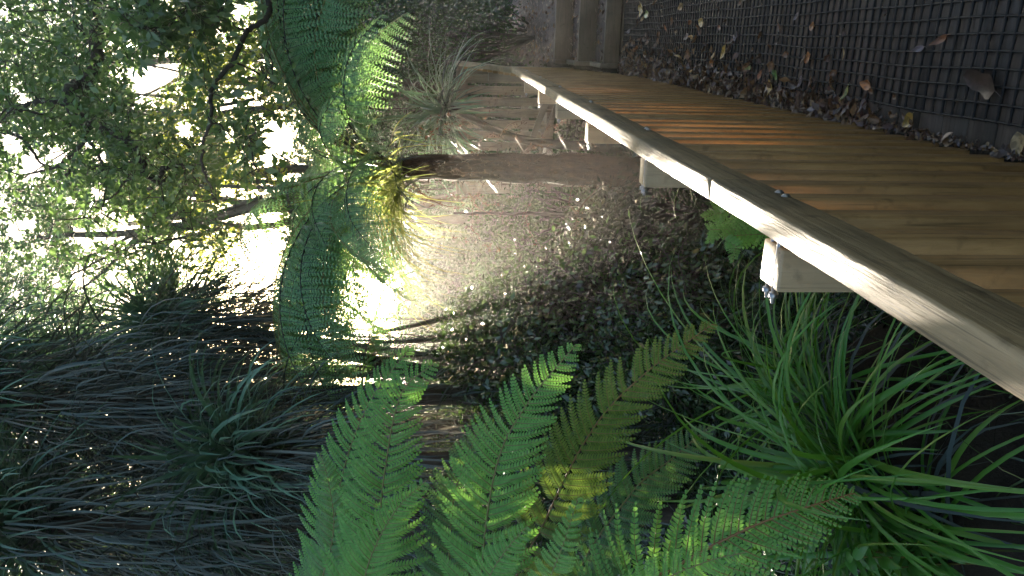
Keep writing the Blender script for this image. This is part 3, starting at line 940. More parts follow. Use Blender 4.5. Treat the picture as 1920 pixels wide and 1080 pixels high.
# azimuths: 180 = left in the upright view, 0 = right, 270 = toward the viewer
for az, L, el, sag, tip in ((180, 2.35, 74, .85, -.5), (190, 2.25, 72, .85, -.5), (203, 2.1, 70, .85, -.6), (217, 2.0, 68, .8, -.7), (170, 2.3, 76, .85, -.45), (155, 2.2, 74, .9, -.4), (138, 2.1, 72, .9, -.4), (116, 2.1, 74, .9, -.4),
                            (0, 2.5, 74, .85, -.4), (-9, 2.4, 72, .85, -.45), (-20, 2.3, 70, .85, -.5), (-34, 2.1, 68, .8, -.6), (-50, 1.9, 62, .8, -.8), (9, 2.5, 76, .85, -.4), (22, 2.4, 74, .85, -.4), (40, 2.2, 74, .9, -.4), (62, 2.1, 74, .9, -.4),
                            (240, 1.8, 62, .75, -.9), (90, 2.0, 74, .9, -.4), (184, 2.0, 55, .75, -.6), (-4, 2.2, 55, .75, -.55), (-16, 2.0, 46, .75, -.7), (196, 1.8, 46, .75, -.75), (228, 1.7, 44, .75, -.9), (245, 2.0, 76, .9, -.55), (320, 2.0, 66, .85, -.65), (178, 2.2, 66, .8, -.6), (4, 2.3, 64, .8, -.5), (210, 1.9, 60, .8, -.7), (-28, 2.1, 60, .8, -.65), (192, 2.1, 64, .8, -.6), (-10, 2.2, 64, .85, -.5), (160, 2.2, 66, .85, -.5), (-60, 1.6, 46, .75, -.9), (174, 1.9, 62, .8, -.55)):
    TF.append(dict(P=arch(tft, az + random.uniform(-7, 7), L * random.uniform(.92, 1.08), el + random.uniform(-6, 6), sag, tip), N=np.array([(0, -.15, 1.0), (math.cos(R(az)) * .5, math.sin(R(az)) * .5 - .25, .8)]), hw=.34 * L / 2, hang=random.uniform(.4, .75), plf=.50, shrink=.3, pw=.74, roll=.2,
                   mat=FERN_TREE, rib=STIPE if random.random() < .4 else RACH, stipe=.25, gap=.078, n=20, droop=.6))
for P, hw in (((tft, at(690, 300, 5.6), at(655, 335, 5.2), at(655, 405, 4.95), at(700, 470, 4.85)), .26), ((tft, at(690, 275, 5.6), at(648, 200, 5.1), at(655, 105, 4.9), at(715, 30, 4.8)), .28),
              ((tft, at(680, 322, 5.7), at(622, 290, 5.3), at(600, 235, 5.1), at(640, 165, 5.0)), .26), ((tft, at(680, 300, 5.8), at(610, 330, 5.5), at(585, 390, 5.3), at(610, 460, 5.2)), .26),
              ((tft, at(670, 306, 6.2), at(600, 290, 6.4), at(545, 240, 6.6), at(530, 150, 6.7)), .28), ((tft, at(670, 318, 6.2), at(595, 345, 6.4), at(550, 410, 6.6), at(560, 500, 6.7)), .28)):
    TF.append(dict(P=P, N=np.array([unit((0, -.4, 1.0)), unit((0, -.75, .6))]), hw=hw, hang=.35, plf=.55, shrink=.4, pw=.76, roll=.2, mat=FERN_TREE, rib=STIPE, stipe=.26, gap=.07, n=20, droop=.4))
fern_plant('tree_fern', 'tree fern with umbrella of blue green fronds and fibrous brown trunk beside the fence', tfb, tft, TF, .125, .095, dead=80, seed=11)

# the tree fern to the right of the walk, mostly outside the picture
rb = np.array(wk(7.4, -2.2)); rb[2] = gz(rb[0], rb[1]) - .1
rt = np.array(at(560, -150, 7.4))
RF = []
for az, L, el, sag, tip in ((185, 1.9, 40, .9, -.8), (205, 1.7, 30, .9, -.9), (225, 1.7, 40, .85, -.9), (165, 1.8, 48, .9, -.6), (250, 1.6, 40, .8, -1), (140, 1.8, 45, 1, -.5), (195, 1.4, 10, .9, -1)):
    RF.append(dict(P=arch(rt, az, L, el, sag, tip), N=np.array([(0, -.2, 1.0), (math.cos(R(az)) * .8, math.sin(R(az)) * .8 - .2, .5)]), hw=.34, mat=FERN_TREE, stipe=.2, gap=.06, n=19, droop=.45, hang=.45))
fern_plant('tree_fern', 'second tree fern whose drooping fronds hang in over the top of the gravel path', rb, rt, RF, .12, .08, dead=60, seed=17)

# far little tree fern at the left of the sunny gap
lb = np.array(at(830, 830, 7.6)); lb[2] = gz(lb[0], lb[1]) - .1
lt = np.array(at(690, 800, 7.6))
LF = []
for az, L, el, sag, tip in ((0, 1.7, 55, .9, -.6), (-20, 1.5, 40, .9, -.8), (180, 1.5, 50, .9, -.6), (-60, 1.3, 45, .9, -.8), (230, 1.2, 45, .9, -.8), (40, 1.5, 60, .9, -.5), (-5, 1.3, 15, .9, -.8)):
    LF.append(dict(P=arch(lt, az, L, el, sag, tip), N=np.array([(0, -.2, 1.0), (math.cos(R(az)) * .8, math.sin(R(az)) * .8 - .2, .5)]), hw=.24, mat=FERN, stipe=.2, gap=.07, n=14, droop=.3))
fern_plant('tree_fern', 'small backlit tree fern growing left of the sunny gap behind the big green fern', lb, lt, LF, .09, .06, dead=30, seed=23)

# small ground fern beside the first post outside the fence
sb = np.array(at(1440, 440, 2.75)); sb[2] = gz(sb[0], sb[1])
s0 = at(1400, 420, 2.65)
SF = [dict(P=[sb, at(1400, 400, 2.6), at(1350, 400, 2.55), at(1312, 410, 2.5)], N=toward(at(1350, 400, 2.6), .3), hw=.075, gap=.03, n=7, stipe=.35, droop=.1, pl=.012),
      dict(P=[sb, at(1410, 440, 2.6), at(1380, 465, 2.5), at(1375, 500, 2.45)], N=toward(at(1390, 460, 2.6), .3), hw=.075, gap=.03, n=7, stipe=.3, droop=.1, pl=.012),
      dict(P=[sb, at(1390, 430, 2.7), at(1340, 440, 2.7), at(1325, 470, 2.7)], N=toward(at(1350, 400, 2.6), .3), hw=.07, gap=.03, n=7, stipe=.35, droop=.1, pl=.012)]
fern_plant('ground_fern', 'small light green fern growing low beside the nearest sunlit fence post', sb, sb + (0, 0, .05), SF, 0, 0, 'fern', seed=29)

# ------------------------------------------------------------------ tussocks and strap-leaved plants


def tussock(name, label, c, n, L, W, g, mat, zlo=.15, zhi=1.0, spread=.05, fold=.35, k=10, cat='tussock', dead=0, bias=None, seed=0, group=None):
    rg = np.random.default_rng(seed)
    c = np.array(c, float)
    root = tag(empty(name, tuple(c)), label, cat, group)
    m = MB()
    C = rg.normal(0, 1, (n, 3)) * (spread, spread, spread * .2); C[:, 2] = np.abs(C[:, 2])
    D = sphere_dirs(n, zlo, zhi, rg)
    if bias is not None: D = unit(D + np.array(bias) * rg.uniform(.3, 1, (n, 1)))
    blades(m, C, D, rg.uniform(*L, n), rg.uniform(*W, n), rg.uniform(*g, n), k, fold, .3, rg, off=c)
    m.build('leaf_blades', mat, root, True)
    if dead:
        m = MB()
        C = rg.normal(0, 1, (dead, 3)) * (spread * 1.2, spread * 1.2, .02)
        blades(m, C, sphere_dirs(dead, -.1, .5, rg), rg.uniform(L[0] * .5, L[1] * .8, dead), rg.uniform(*W, dead) * .8, rg.uniform(1.2, 2.6, dead), 7, 0, .4, rg, off=c)
        m.build('dead_blades', STRAW, root)
    return root


def gp_(x, y, d, lift=0.0):
    p = np.array(at(x, y, d)); p[2] = gz(p[0], p[1]) + lift; return p


p1 = np.array(at(1612, 880, 2.85)); p2 = np.array(at(1535, 735, 3.35)); p3 = np.array(at(1740, 1000, 2.7))
for k_, (p, lab, n, L, W) in enumerate(((p1, 'largest green strap leaved tussock below the fern and left of the handrail', 180, (.6, 1.4), (.007, .0135)),
                                       (p2, 'smaller green tussock just behind the largest one, close to the handrail', 85, (.5, 1.35), (.005, .010)),
                                       (p3, 'dark tussock at the bottom left corner overhung by the largest one', 110, (.5, 1.3), (.006, .012)))):
    q = p.copy()
    tussock('tussock', lab, q, n, L, W, (.9, 2.3), STRAP, .12, .98, .06, .4, 12, dead=50, seed=40 + k_)
    # the mound it grows on
    mm = MB(); zg = float(gz(q[0], q[1]))
    u = np.linspace(0, 1, 7)
    th = np.linspace(0, 2 * math.pi, 17)[:-1]
    hgt = q[2] - zg + .02
    rr = .09 + .30 * (1 - np.cos(u * math.pi * .5)) * 1.0
    V = [(q[0] + rr[i] * math.cos(a) * random.uniform(.9, 1.1), q[1] + rr[i] * math.sin(a) * random.uniform(.9, 1.1), zg - .05 + (hgt + .04) * math.cos(u[i] * math.pi / 2)) for i in range(7) for a in th]
    i = np.arange(6)[:, None] * 16; j = np.arange(16)[None, :]
    mm.add(V, np.stack([i + j, i + 16 + j, i + 16 + (j + 1) % 16, i + (j + 1) % 16], -1).reshape(-1, 4))
    mm.F.append(np.array([list(range(16))]))
    tag(mm.build('earth_mound', GROUND, None, True), kind='structure')

# sedge tuft leaning out from under the handrail between the second and third posts
tussock('sedge_tuft', 'bright green sedge tuft growing against the fence between two outer posts', gp_(1300, 300, 3.5, .05), 60, (.45, .85), (.004, .007), (1.2, 2.6), STRAP, .3, 1, .04, .3, bias=(-.5, -.2, .2), seed=51, cat='sedge')
p = np.array(at(1150, 270, 4.0))
tussock('sedge_tuft', 'upper green sedge tuft arching below the third fence post', p - (0, 0, .45), 30, (.3, .6), (.004, .006), (1.6, 3), STRAP, .4, 1, .04, .3, bias=(-.3, -.3, 0), seed=52, cat='sedge')
for k_, (x, y, d, lab) in enumerate(((1150, 575, 5.0, 'fine dark sedge tuft rising from the undergrowth above the olive fern frond'),
                                   (1265, 545, 4.4, 'fine sedge tuft between the olive frond tip and the nearest fence post'),
                                   (985, 610, 6.2, 'fine sedge tuft deep in the shade above the middle fern frond'),
                                   (1010, 480, 6.6, 'fine sedge tuft below the leaning trunk'), (1120, 470, 5.4, 'fine sedge tuft in front of the purplish wet shrub'), (1090, 660, 5.4, 'fine sedge tuft just behind the middle fern frond'))):
    tussock('sedge_tuft', lab, gp_(x, y, d, .03), 150, (.3, .75), (.0025, .0055), (.7, 2.4), GRASSM, .2, 1, .08, .2, 8, 'sedge', seed=70 + k_)
# backlit yellow sedge beside the fern trunk
pY = np.array(at(756, 343, 6.02))
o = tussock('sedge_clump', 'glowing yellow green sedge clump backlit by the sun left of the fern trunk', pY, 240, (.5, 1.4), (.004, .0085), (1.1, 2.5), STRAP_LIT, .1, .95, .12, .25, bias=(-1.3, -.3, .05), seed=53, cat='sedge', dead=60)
# dark rosette in front of the footbridge
pD = np.array(at(842, 205, 8.0))
o = tussock('strap_leaved_plant', 'dark strap leaved plant fanning out in front of the footbridge', pD, 190, (.5, 1.05), (.008, .014), (.3, 1.9), STRAP_DARK, -.35, 1, .06, .3, seed=54, cat='plant', dead=60, bias=(-.1, -.3, 0))
m = MB(); m.tube(spline([(-.35, .2, -pD[2] + gz(pD[0], pD[1]) - .1), (-.3, .1, -.9), (-.2, .0, -.45), (-.02, 0, -.1), (0, 0, .03)], 20), np.linspace(.05, .035, 20), 8); m.build('stem', BARK, o, True)

# weed with broad fresh leaves bottom left
pw = np.array(at(1690, 1050, 2.6)); zg = float(gz(pw[0], pw[1]))
w = tag(empty('weed', (pw[0], pw[1], zg)), 'low weed with broad fresh green leaves at the lower left beneath the fern', 'weed')
ms, mlf = MB(), MB()
for k in range(11):
    tip = np.array(at(1650 + random.uniform(-60, 110), 1040 + random.uniform(-40, 50), 2.55 + random.uniform(-.1, .15))) - (pw[0], pw[1], zg)
    P = spline([(random.uniform(-.03, .03), random.uniform(-.03, .03), 0), tip * .6 + (0, 0, .05), tip], 10)
    ms.tube(P, np.linspace(.004, .002, 10), 5)
    for s_ in range(7):
        q = P[-1 - s_ % 5] + rng.normal(0, .006, 3)
        an = random.uniform(0, 6.28)
        d = np.array((math.cos(an), math.sin(an), random.uniform(-.3, .4)))
        blades(mlf, q[None], unit(d)[None], random.uniform(.06, .12), random.uniform(.014, .024), 1.2, 7, .3)
ms.build('stem', RACH, w, True); mlf.build('leaf_blades', WEED, w, True)

# red brown leaf caught in the tussock
o = dead_leaf_mesh('fallen_leaf', DL['red'], .11, .034, .45, 0, 99)
o.location = tuple(at(1815, 852, 2.95)); o.rotation_euler = (R(50), R(10), R(75))
tag(o, 'red brown leaf caught on the blades of the largest tussock', 'leaf')

# ------------------------------------------------------------------ tall strap-leaved trees, left


def strap_tree(name, label, c, base_r, n, L, W, skirt, skirt_len, seed, lean=(0, 0), g=(.4, 1.9), kinkm=STRAP_DARK, sk_r=.25):
    """c: middle of the leaf head"""
    rg = np.random.default_rng(seed)
    skirt = int(skirt * 1.35)
    c = np.array(c, float)
    b = np.array((c[0] + lean[0], c[1] + lean[1], 0.0)); b[2] = gz(b[0], b[1]) - .1
    root = tag(empty(name, tuple(b)), label, 'tree', 'strap leaved trees')
    m = MB()
    P = spline([(0, 0, 0), (c - b) * .5 + (rg.normal(0, .05), rg.normal(0, .05), 0), c - b], 24)
    m.tube(P, np.linspace(base_r * .8, base_r * .5, 24), 10)
    m.build('trunk', BARK, root, True)
    m = MB()
    C = (c - b) + rg.normal(0, 1, (n, 3)) * (.07, .07, .12)
    blades(m, C, sphere_dirs(n, -.45, 1, rg), rg.uniform(*L, n), rg.uniform(*W, n), rg.uniform(*g, n), 8, .2, .4, rg)
    m.build('leaf_head', kinkm, root)
    if skirt:
        m = MB()
        f = rg.random(skirt)
        an = rg.uniform(0, 6.28, skirt)
        C = (c - b) + np.stack([np.cos(an), np.sin(an), 0 * an], 1) * (base_r * .8 + sk_r * rg.random((skirt, 1)) ** 1.5) - np.array((0, 0, 1)) * (f * skirt_len)[:, None]
        D = unit(np.stack([np.cos(an), np.sin(an), rg.normal(-.8, .7, skirt)], 1))
        blades(m, C, D, rg.uniform(.4, .95, skirt), rg.uniform(.004, .0095, skirt), rg.uniform(1.2, 2.2, skirt), 8, 0, .5, rg, kink=.0015)
        k2 = skirt // 3
        f = rg.random(k2)[:, None]; an = rg.uniform(0, 6.28, k2)
        C = spline([(0, 0, 0), (c - b) * .5, c - b], 60)[(f[:, 0] * 58).astype(int)] + np.stack([np.cos(an), np.sin(an), 0 * an], 1) * base_r * rg.uniform(.5, 1.6, (k2, 1))
        blades(m, C, unit(np.stack([np.cos(an), np.sin(an), rg.normal(-.6, .4, k2)], 1)), rg.uniform(.3, .7, k2), rg.uniform(.004, .009, k2), rg.uniform(1.2, 2.2, k2), 7, 0, .5, rg, kink=.0015)
        m.build('dead_leaf_skirt', STRAW, root)
    return root


strap_tree('strap_leaved_tree', 'strap leaved tree with dark round head standing nearest the sunny gap', at(325, 600, 7.6), .09, 480, (.6, 1.15), (.009, .016), 420, 1.1, 61, lean=(-.9, .2))
strap_tree('strap_leaved_tree', 'strap leaved tree with pale arching blades above the big green fern', at(455, 850, 5.6), .08, 420, (.5, 1.0), (.010, .018), 420, 1.0, 62, g=(.8, 2.2))
strap_tree('strap_leaved_tree', 'tallest strap leaved tree with long brown skirt at the upper left', at(-60, 760, 6.0), .12, 620, (.7, 1.3), (.010, .018), 900, 1.7, 63, sk_r=.55)
strap_tree('strap_leaved_tree', 'strap leaved tree at the far upper left corner with brown skirt', at(40, 985, 5.6), .11, 560, (.6, 1.2), (.010, .018), 700, 1.5, 64, sk_r=.5)
strap_tree('strap_leaved_tree', 'dense strap leaved tree between the tallest one and the dark round head', at(150, 690, 8.2), .11, 560, (.6, 1.3), (.010, .018), 600, 1.5, 65, sk_r=.45)
strap_tree('strap_leaved_tree', 'low strap leaved tree at the left edge behind the fern', at(420, 1010, 6.4), .09, 460, (.5, 1.1), (.009, .017), 380, 1.0, 66, sk_r=.35)
strap_tree('strap_leaved_tree', 'strap leaved tree half hidden behind the pale arching one', at(300, 800, 7.4), .10, 460, (.6, 1.2), (.009, .017), 560, 1.3, 67, sk_r=.45)

# ------------------------------------------------------------------ canopy trees


def P_(*pts):
    return [at(*q) for q in pts]


g1 = [wk(8.6, -3.0)]; g1[0][2] = .2
# gnarled tree overhead: trunk right of the picture, two big crooked limbs reach in
trunk1 = [np.array((4.6, 7.4, .1)), np.array((4.5, 7.3, 2.0)), np.array((4.2, 7.1, 3.8)), at(150, -180, 7.0)]
limbs1 = [(P_((150, -180, 7.0), (165, -60, 6.9), (182, 50, 6.8), (172, 140, 6.7), (133, 165, 6.6), (135, 208, 6.6)), .065, .045),
          (P_((135, 208, 6.6), (165, 228, 6.5), (222, 252, 6.5), (262, 290, 6.4), (272, 326, 6.4), (300, 338, 6.4), (305, 318, 6.3), (345, 308, 6.3)), .042, .016),
          (P_((133, 200, 6.6), (95, 188, 6.7), (45, 200, 6.8), (-20, 240, 6.9)), .032, .012),
          (P_((162, 232, 6.5), (158, 262, 6.5), (130, 295, 6.6), (100, 315, 6.6), (40, 330, 6.7)), .022, .008),
          (P_((165, 262, 6.5), (188, 300, 6.4), (198, 350, 6.4), (190, 400, 6.4)), .016, .005),
          (P_((272, 326, 6.4), (235, 340, 6.5), (210, 370, 6.5), (160, 380, 6.6)), .014, .005),
          (P_((0, 245, 6.9), (40, 258, 6.9), (62, 285, 6.9), (80, 308, 6.9), (110, 315, 6.9)), .02, .006),
          (P_((345, 308, 6.3), (380, 312, 6.3), (390, 340, 6.2), (402, 372, 6.2)), .012, .004)]
c1 = np.concatenate([centres_in((-40, -30, 260, 330), 105, 5.9, 8.2), centres_in((100, 230, 420, 480), 60, 6.0, 8.0)])
tree('gnarled_tree', 'gnarled dark limbed tree whose crooked branches spread across the upper right', 'tree', trunk1, .13, .07, limbs1, c1, LEAF_A, .075, .036, 75, .34)

trunk2 = [np.array((3.6, 6.0, .1)), np.array((3.5, 5.9, 1.8)), np.array((3.2, 5.6, 3.2)), at(480, -90, 5.4)]
limbs2 = [(P_((480, -90, 5.4), (505, 25, 5.3), (466, 55, 5.25), (437, 115, 5.2), (395, 170, 5.15), (397, 220, 5.1), (380, 275, 5.1), (381, 320, 5.1), (400, 356, 5.1)), .022, .006),
          (P_((437, 115, 5.2), (470, 130, 5.3), (520, 160, 5.4)), .008, .003), (P_((480, -90, 5.4), (400, -40, 5.3), (330, -20, 5.2), (280, 10, 5.2)), .022, .006)]
c2 = np.concatenate([centres_in((230, -20, 440, 80), 34, 4.9, 5.9), centres_in((380, 60, 520, 330), 16, 5.0, 6.0)])
tree('slender_tree', 'slender tree with one long crooked twig hanging down above the fern crown', 'tree', trunk2, .06, .03, limbs2, c2, LEAF_A, .085, .042, 55, .27)

# sunlit yellow green trees behind the fern crown
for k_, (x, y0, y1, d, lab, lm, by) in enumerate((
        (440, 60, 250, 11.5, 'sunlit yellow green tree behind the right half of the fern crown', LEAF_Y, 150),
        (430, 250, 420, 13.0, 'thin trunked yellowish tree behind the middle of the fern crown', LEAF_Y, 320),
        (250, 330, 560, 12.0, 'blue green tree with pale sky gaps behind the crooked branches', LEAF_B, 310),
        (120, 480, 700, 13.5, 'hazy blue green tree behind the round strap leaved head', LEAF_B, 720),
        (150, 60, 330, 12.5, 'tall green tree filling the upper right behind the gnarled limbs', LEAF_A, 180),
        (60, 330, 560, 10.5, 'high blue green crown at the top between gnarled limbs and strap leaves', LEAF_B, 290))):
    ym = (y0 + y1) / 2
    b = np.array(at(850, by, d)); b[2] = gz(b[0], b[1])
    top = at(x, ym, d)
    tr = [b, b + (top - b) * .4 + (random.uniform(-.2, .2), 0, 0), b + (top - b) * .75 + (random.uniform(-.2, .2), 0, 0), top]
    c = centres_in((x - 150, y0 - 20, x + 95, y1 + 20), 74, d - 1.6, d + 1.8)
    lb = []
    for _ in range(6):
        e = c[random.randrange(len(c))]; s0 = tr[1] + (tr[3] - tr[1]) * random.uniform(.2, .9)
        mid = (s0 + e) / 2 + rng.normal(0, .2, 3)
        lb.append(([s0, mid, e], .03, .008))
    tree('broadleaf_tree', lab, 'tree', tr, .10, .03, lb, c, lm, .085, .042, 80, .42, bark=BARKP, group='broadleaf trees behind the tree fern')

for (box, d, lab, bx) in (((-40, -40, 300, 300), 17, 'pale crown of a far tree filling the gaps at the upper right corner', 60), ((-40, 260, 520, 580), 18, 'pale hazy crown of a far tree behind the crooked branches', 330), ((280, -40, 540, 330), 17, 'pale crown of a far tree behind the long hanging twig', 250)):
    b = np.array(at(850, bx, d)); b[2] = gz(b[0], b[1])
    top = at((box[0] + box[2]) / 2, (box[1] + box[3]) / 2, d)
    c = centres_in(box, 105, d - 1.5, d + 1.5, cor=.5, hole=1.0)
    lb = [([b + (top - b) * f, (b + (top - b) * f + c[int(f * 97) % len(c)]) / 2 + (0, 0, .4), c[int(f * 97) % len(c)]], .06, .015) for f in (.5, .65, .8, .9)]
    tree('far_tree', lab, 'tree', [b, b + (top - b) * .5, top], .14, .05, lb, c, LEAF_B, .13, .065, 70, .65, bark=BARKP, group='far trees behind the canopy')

# far trees that shade the glade
for k_, (box, d, lab, n) in enumerate((((545, 350, 760, 520), 28, 'distant tree right of the sunny gap seen through the fern fronds', 190),
                                      ((545, 500, 760, 700), 30, 'distant tree whose crown frames the sunny gap', 240),
                                      ((480, 680, 780, 900), 29, 'distant tree left of the sunny gap behind the strap leaved trees', 220),
                                      ((560, 180, 760, 370), 27, 'distant tree behind the right half of the fern crown', 130))):
    ym = (box[1] + box[3]) / 2 if k_ != 1 else 730
    b = np.array(at(850, ym, d)); b[2] = gz(b[0], b[1]) - .2
    top = at(box[0] + 40, (box[1] + box[3]) / 2, d)
    c = centres_in(box, n, d - 1.5, d + 1.5, cor=.85, hole=.75)
    lb = [([b + (top - b) * f, (b + (top - b) * f + c[int(f * 97) % len(c)]) / 2, c[int(f * 97) % len(c)]], .08, .02) for f in (.4, .5, .6, .7)]
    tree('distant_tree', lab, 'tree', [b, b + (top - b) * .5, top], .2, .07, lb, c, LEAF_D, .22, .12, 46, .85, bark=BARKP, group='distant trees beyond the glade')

# bare trunks seen against the bright sky behind the fern crown
for x0, y0, x1, y1, d, lab in ((560, 318, 330, 330, 14, 'grey trunk standing behind the fern crown nearest the footbridge'),
                               (600, 412, 400, 425, 15, 'thin bare trunk in the bright gap below the round strap leaved head')):
    b = np.array(at(850, y0, d)); b[2] = gz(b[0], b[1])
    tree('bare_trunked_tree', lab, 'tree', [b, at(x0, y0, d), at((x0 + x1) / 2, (y0 + y1) / 2 + 6, d), at(x1, y1, d)], .09, .05,
         [(P_((x1 + 60, (y0 + y1) / 2, d), (x1 + 20, y1 + 50, d), (x1 - 30, y1 + 80, d)), .03, .01), (P_((x1 + 90, (y0 + y1) / 2, d), (x1 + 60, y1 - 40, d), (x1, y1 - 70, d)), .03, .01)],
         centres_in((x1 - 90, y1 - 100, x1 + 60, y1 + 100), 26, d - .8, d + .8), LEAF_Y, .08, .04, 60, .4, bark=BARKP)
# leaning dead log in the hazy gap
lg = tag(empty('leaning_trunk', tuple(at(905, 575, 8.2))), 'bare leaning trunk in the hazy understory right of the sunny gap', 'trunk')
m = MB(); o0 = np.array(at(905, 575, 8.2)); b0 = np.array(at(1010, 540, 8.2)); b0[2] = gz(b0[0], b0[1]) - .1
m.tube(spline(np.array([b0, at(905, 575, 8.2), at(850, 592, 8.2), at(780, 610, 8.2), at(700, 625, 8.3)]) - o0, 26), np.linspace(.042, .018, 26), 9); m.build('trunk', BARKP, lg, True)

# ------------------------------------------------------------------ shrubs of the understory
sh = [((860, 430, 1000, 640), 6.6, 8.6, LEAF_S, 'wet small leaved shrub glinting in the middle of the understory', .055, .026, 95, 90),
      ((1000, 440, 1180, 600), 5.2, 6.4, LEAF_P, 'dark wet shrub with purplish glinting leaves in front of the grass', .055, .026, 95, 85),
      ((850, 620, 1050, 760), 6.0, 7.6, LEAF_S, 'dark shrub behind the tips of the big green fern', .06, .028, 90, 80),
      ((700, 0, 830, 130), 9.8, 11.5, LEAF_S, 'dark shrub filling the shade right of the fern crown', .06, .03, 80, 55),
      ((830, 0, 950, 110), 10.5, 12.5, LEAF_S, 'low dark shrub at the edge of the gravel path', .06, .03, 80, 50),
      ((640, 60, 840, 260), 10.5, 12.5, LEAF_B, 'deep green shrub behind the footbridge', .06, .03, 90, 60),
      ((690, 240, 840, 420), 10.0, 12.5, LEAF_B, 'pale hazy shrub behind the fern trunk', .06, .03, 70, 40),
      ((800, 330, 1000, 470), 8.4, 9.8, LEAF_S, 'brownish shrub behind the yellow sedge clump', .05, .022, 70, 45),
      ((830, 480, 960, 760), 9.5, 12.5, LEAF_B, 'hazy shrub at the far side of the sunny gap', .06, .03, 80, 60),
      ((760, 700, 900, 1000), 8.0, 10.0, LEAF_S, 'dark shrub hidden behind the big green fern', .06, .03, 80, 60),
      ((900, 760, 1150, 1060), 5.2, 7.0, LEAF_S, 'shadowed shrub under the big green fern', .05, .024, 80, 60),
      ((560, 760, 700, 1080), 8.5, 10.5, LEAF_B, 'bluish shrub beneath the strap leaved trees', .07, .032, 70, 50)]
sh += [((930, 480, 1130, 700), 5.0, 6.6, LEAF_G, 'low glinting shrub between the fern tips and the purplish wet shrub', .055, .026, 95, 90),
       ((1130, 500, 1330, 680), 4.4, 5.6, LEAF_G, 'low shrub in deep shade left of the nearest fence post', .05, .024, 90, 55),
       ((985, 350, 1180, 460), 5.4, 6.8, LEAF_P, 'low wet shrub at the foot of the fern trunk', .055, .026, 90, 60),
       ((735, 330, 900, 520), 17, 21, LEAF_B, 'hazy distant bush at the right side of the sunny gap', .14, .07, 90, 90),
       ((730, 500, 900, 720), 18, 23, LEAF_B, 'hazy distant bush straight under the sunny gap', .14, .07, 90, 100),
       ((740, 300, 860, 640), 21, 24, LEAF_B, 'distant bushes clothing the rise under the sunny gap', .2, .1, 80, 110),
       ((720, -40, 900, 330), 19, 23, LEAF_D, 'distant dark bush on the rise beyond the footbridge', .18, .09, 80, 110),
       ((800, 340, 900, 460), 7.6, 8.4, LEAF_S, 'thin shaded shrub beneath the yellow sedge clump', .05, .022, 60, 30),
       ((520, 740, 720, 1090), 10.5, 13, LEAF_B, 'big dark shrub far behind the lower strap leaved trees', .09, .045, 90, 95),
       ((200, 720, 540, 1000), 10.0, 12.5, LEAF_D, 'tall dark shrub behind the skirts of the strap leaved trees', .09, .045, 90, 130),
       ((-20, 640, 260, 1090), 9.5, 12.0, LEAF_D, 'high dark foliage mass behind the tallest strap leaved tree', .09, .045, 90, 150),
       ((330, 560, 560, 720), 10.5, 12.5, LEAF_D, 'dark bush behind the round strap leaved head', .08, .04, 80, 40),
       ((850, 100, 1060, 300), 10.6, 11.6, LEAF_S, 'dark bush under the footbridge', .06, .03, 90, 70),
       ((560, -20, 720, 200), 11.5, 14, LEAF_D, 'shaded bush behind the right half of the fern crown', .08, .04, 90, 80),
       ((700, 100, 860, 330), 13.0, 15, LEAF_D, 'far dark bush beyond the footbridge', .09, .045, 90, 80),
       ((880, -30, 975, 60), 14.0, 16, LEAF_D, 'far bush where the gravel path ends', .09, .045, 90, 50),
       ((860, 300, 1000, 520), 10.2, 12.0, LEAF_S, 'shaded bush at the foot of the sunny gap', .07, .032, 90, 70),
       ((820, 640, 1000, 1080), 10.0, 12.5, LEAF_D, 'broad dark bush behind the big green fern', .08, .04, 90, 120)]
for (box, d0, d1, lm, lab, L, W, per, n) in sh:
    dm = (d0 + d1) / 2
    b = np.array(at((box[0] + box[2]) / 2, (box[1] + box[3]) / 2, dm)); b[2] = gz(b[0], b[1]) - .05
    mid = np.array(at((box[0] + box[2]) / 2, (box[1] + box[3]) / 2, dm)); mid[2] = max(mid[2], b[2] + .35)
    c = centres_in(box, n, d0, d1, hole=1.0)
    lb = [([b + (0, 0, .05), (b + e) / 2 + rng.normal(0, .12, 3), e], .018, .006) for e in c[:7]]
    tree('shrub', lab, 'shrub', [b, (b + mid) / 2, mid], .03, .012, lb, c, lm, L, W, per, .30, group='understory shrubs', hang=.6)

for k_, (tq, aq, hh) in enumerate(((.5, -2.9, 4.4), (2.6, -3.1, 4.8), (4.8, -3.3, 4.6), (-2.0, -2.9, 4.2))):  # unseen shrubs added to keep sky light off the deck and pickets
    b = wk(tq, aq); b[2] = gz(b[0], b[1]) - .05
    c = b + np.stack([rng.normal(0, .7, 130), rng.normal(0, .7, 130), rng.uniform(.2, hh, 130)], 1)
    top = b + np.array((0, 0, hh * .8))
    lb = [([b + (0, 0, .1), (b + e) / 2 + rng.normal(0, .12, 3), e], .025, .008) for e in c[:6]]
    tree('shrub', ('tall unseen shrub added to shade the boardwalk nearest the viewer', 'tall unseen shrub added to shade the boardwalk halfway along', 'tall unseen shrub added to shade the boardwalk near the steps', 'tall unseen shrub added to shade the boardwalk behind the viewer')[k_], 'shrub',
         [b, (b + top) / 2, top], .04, .015, lb, c, LEAF_D, .09, .045, 70, .5, group='understory shrubs', avoid=False)

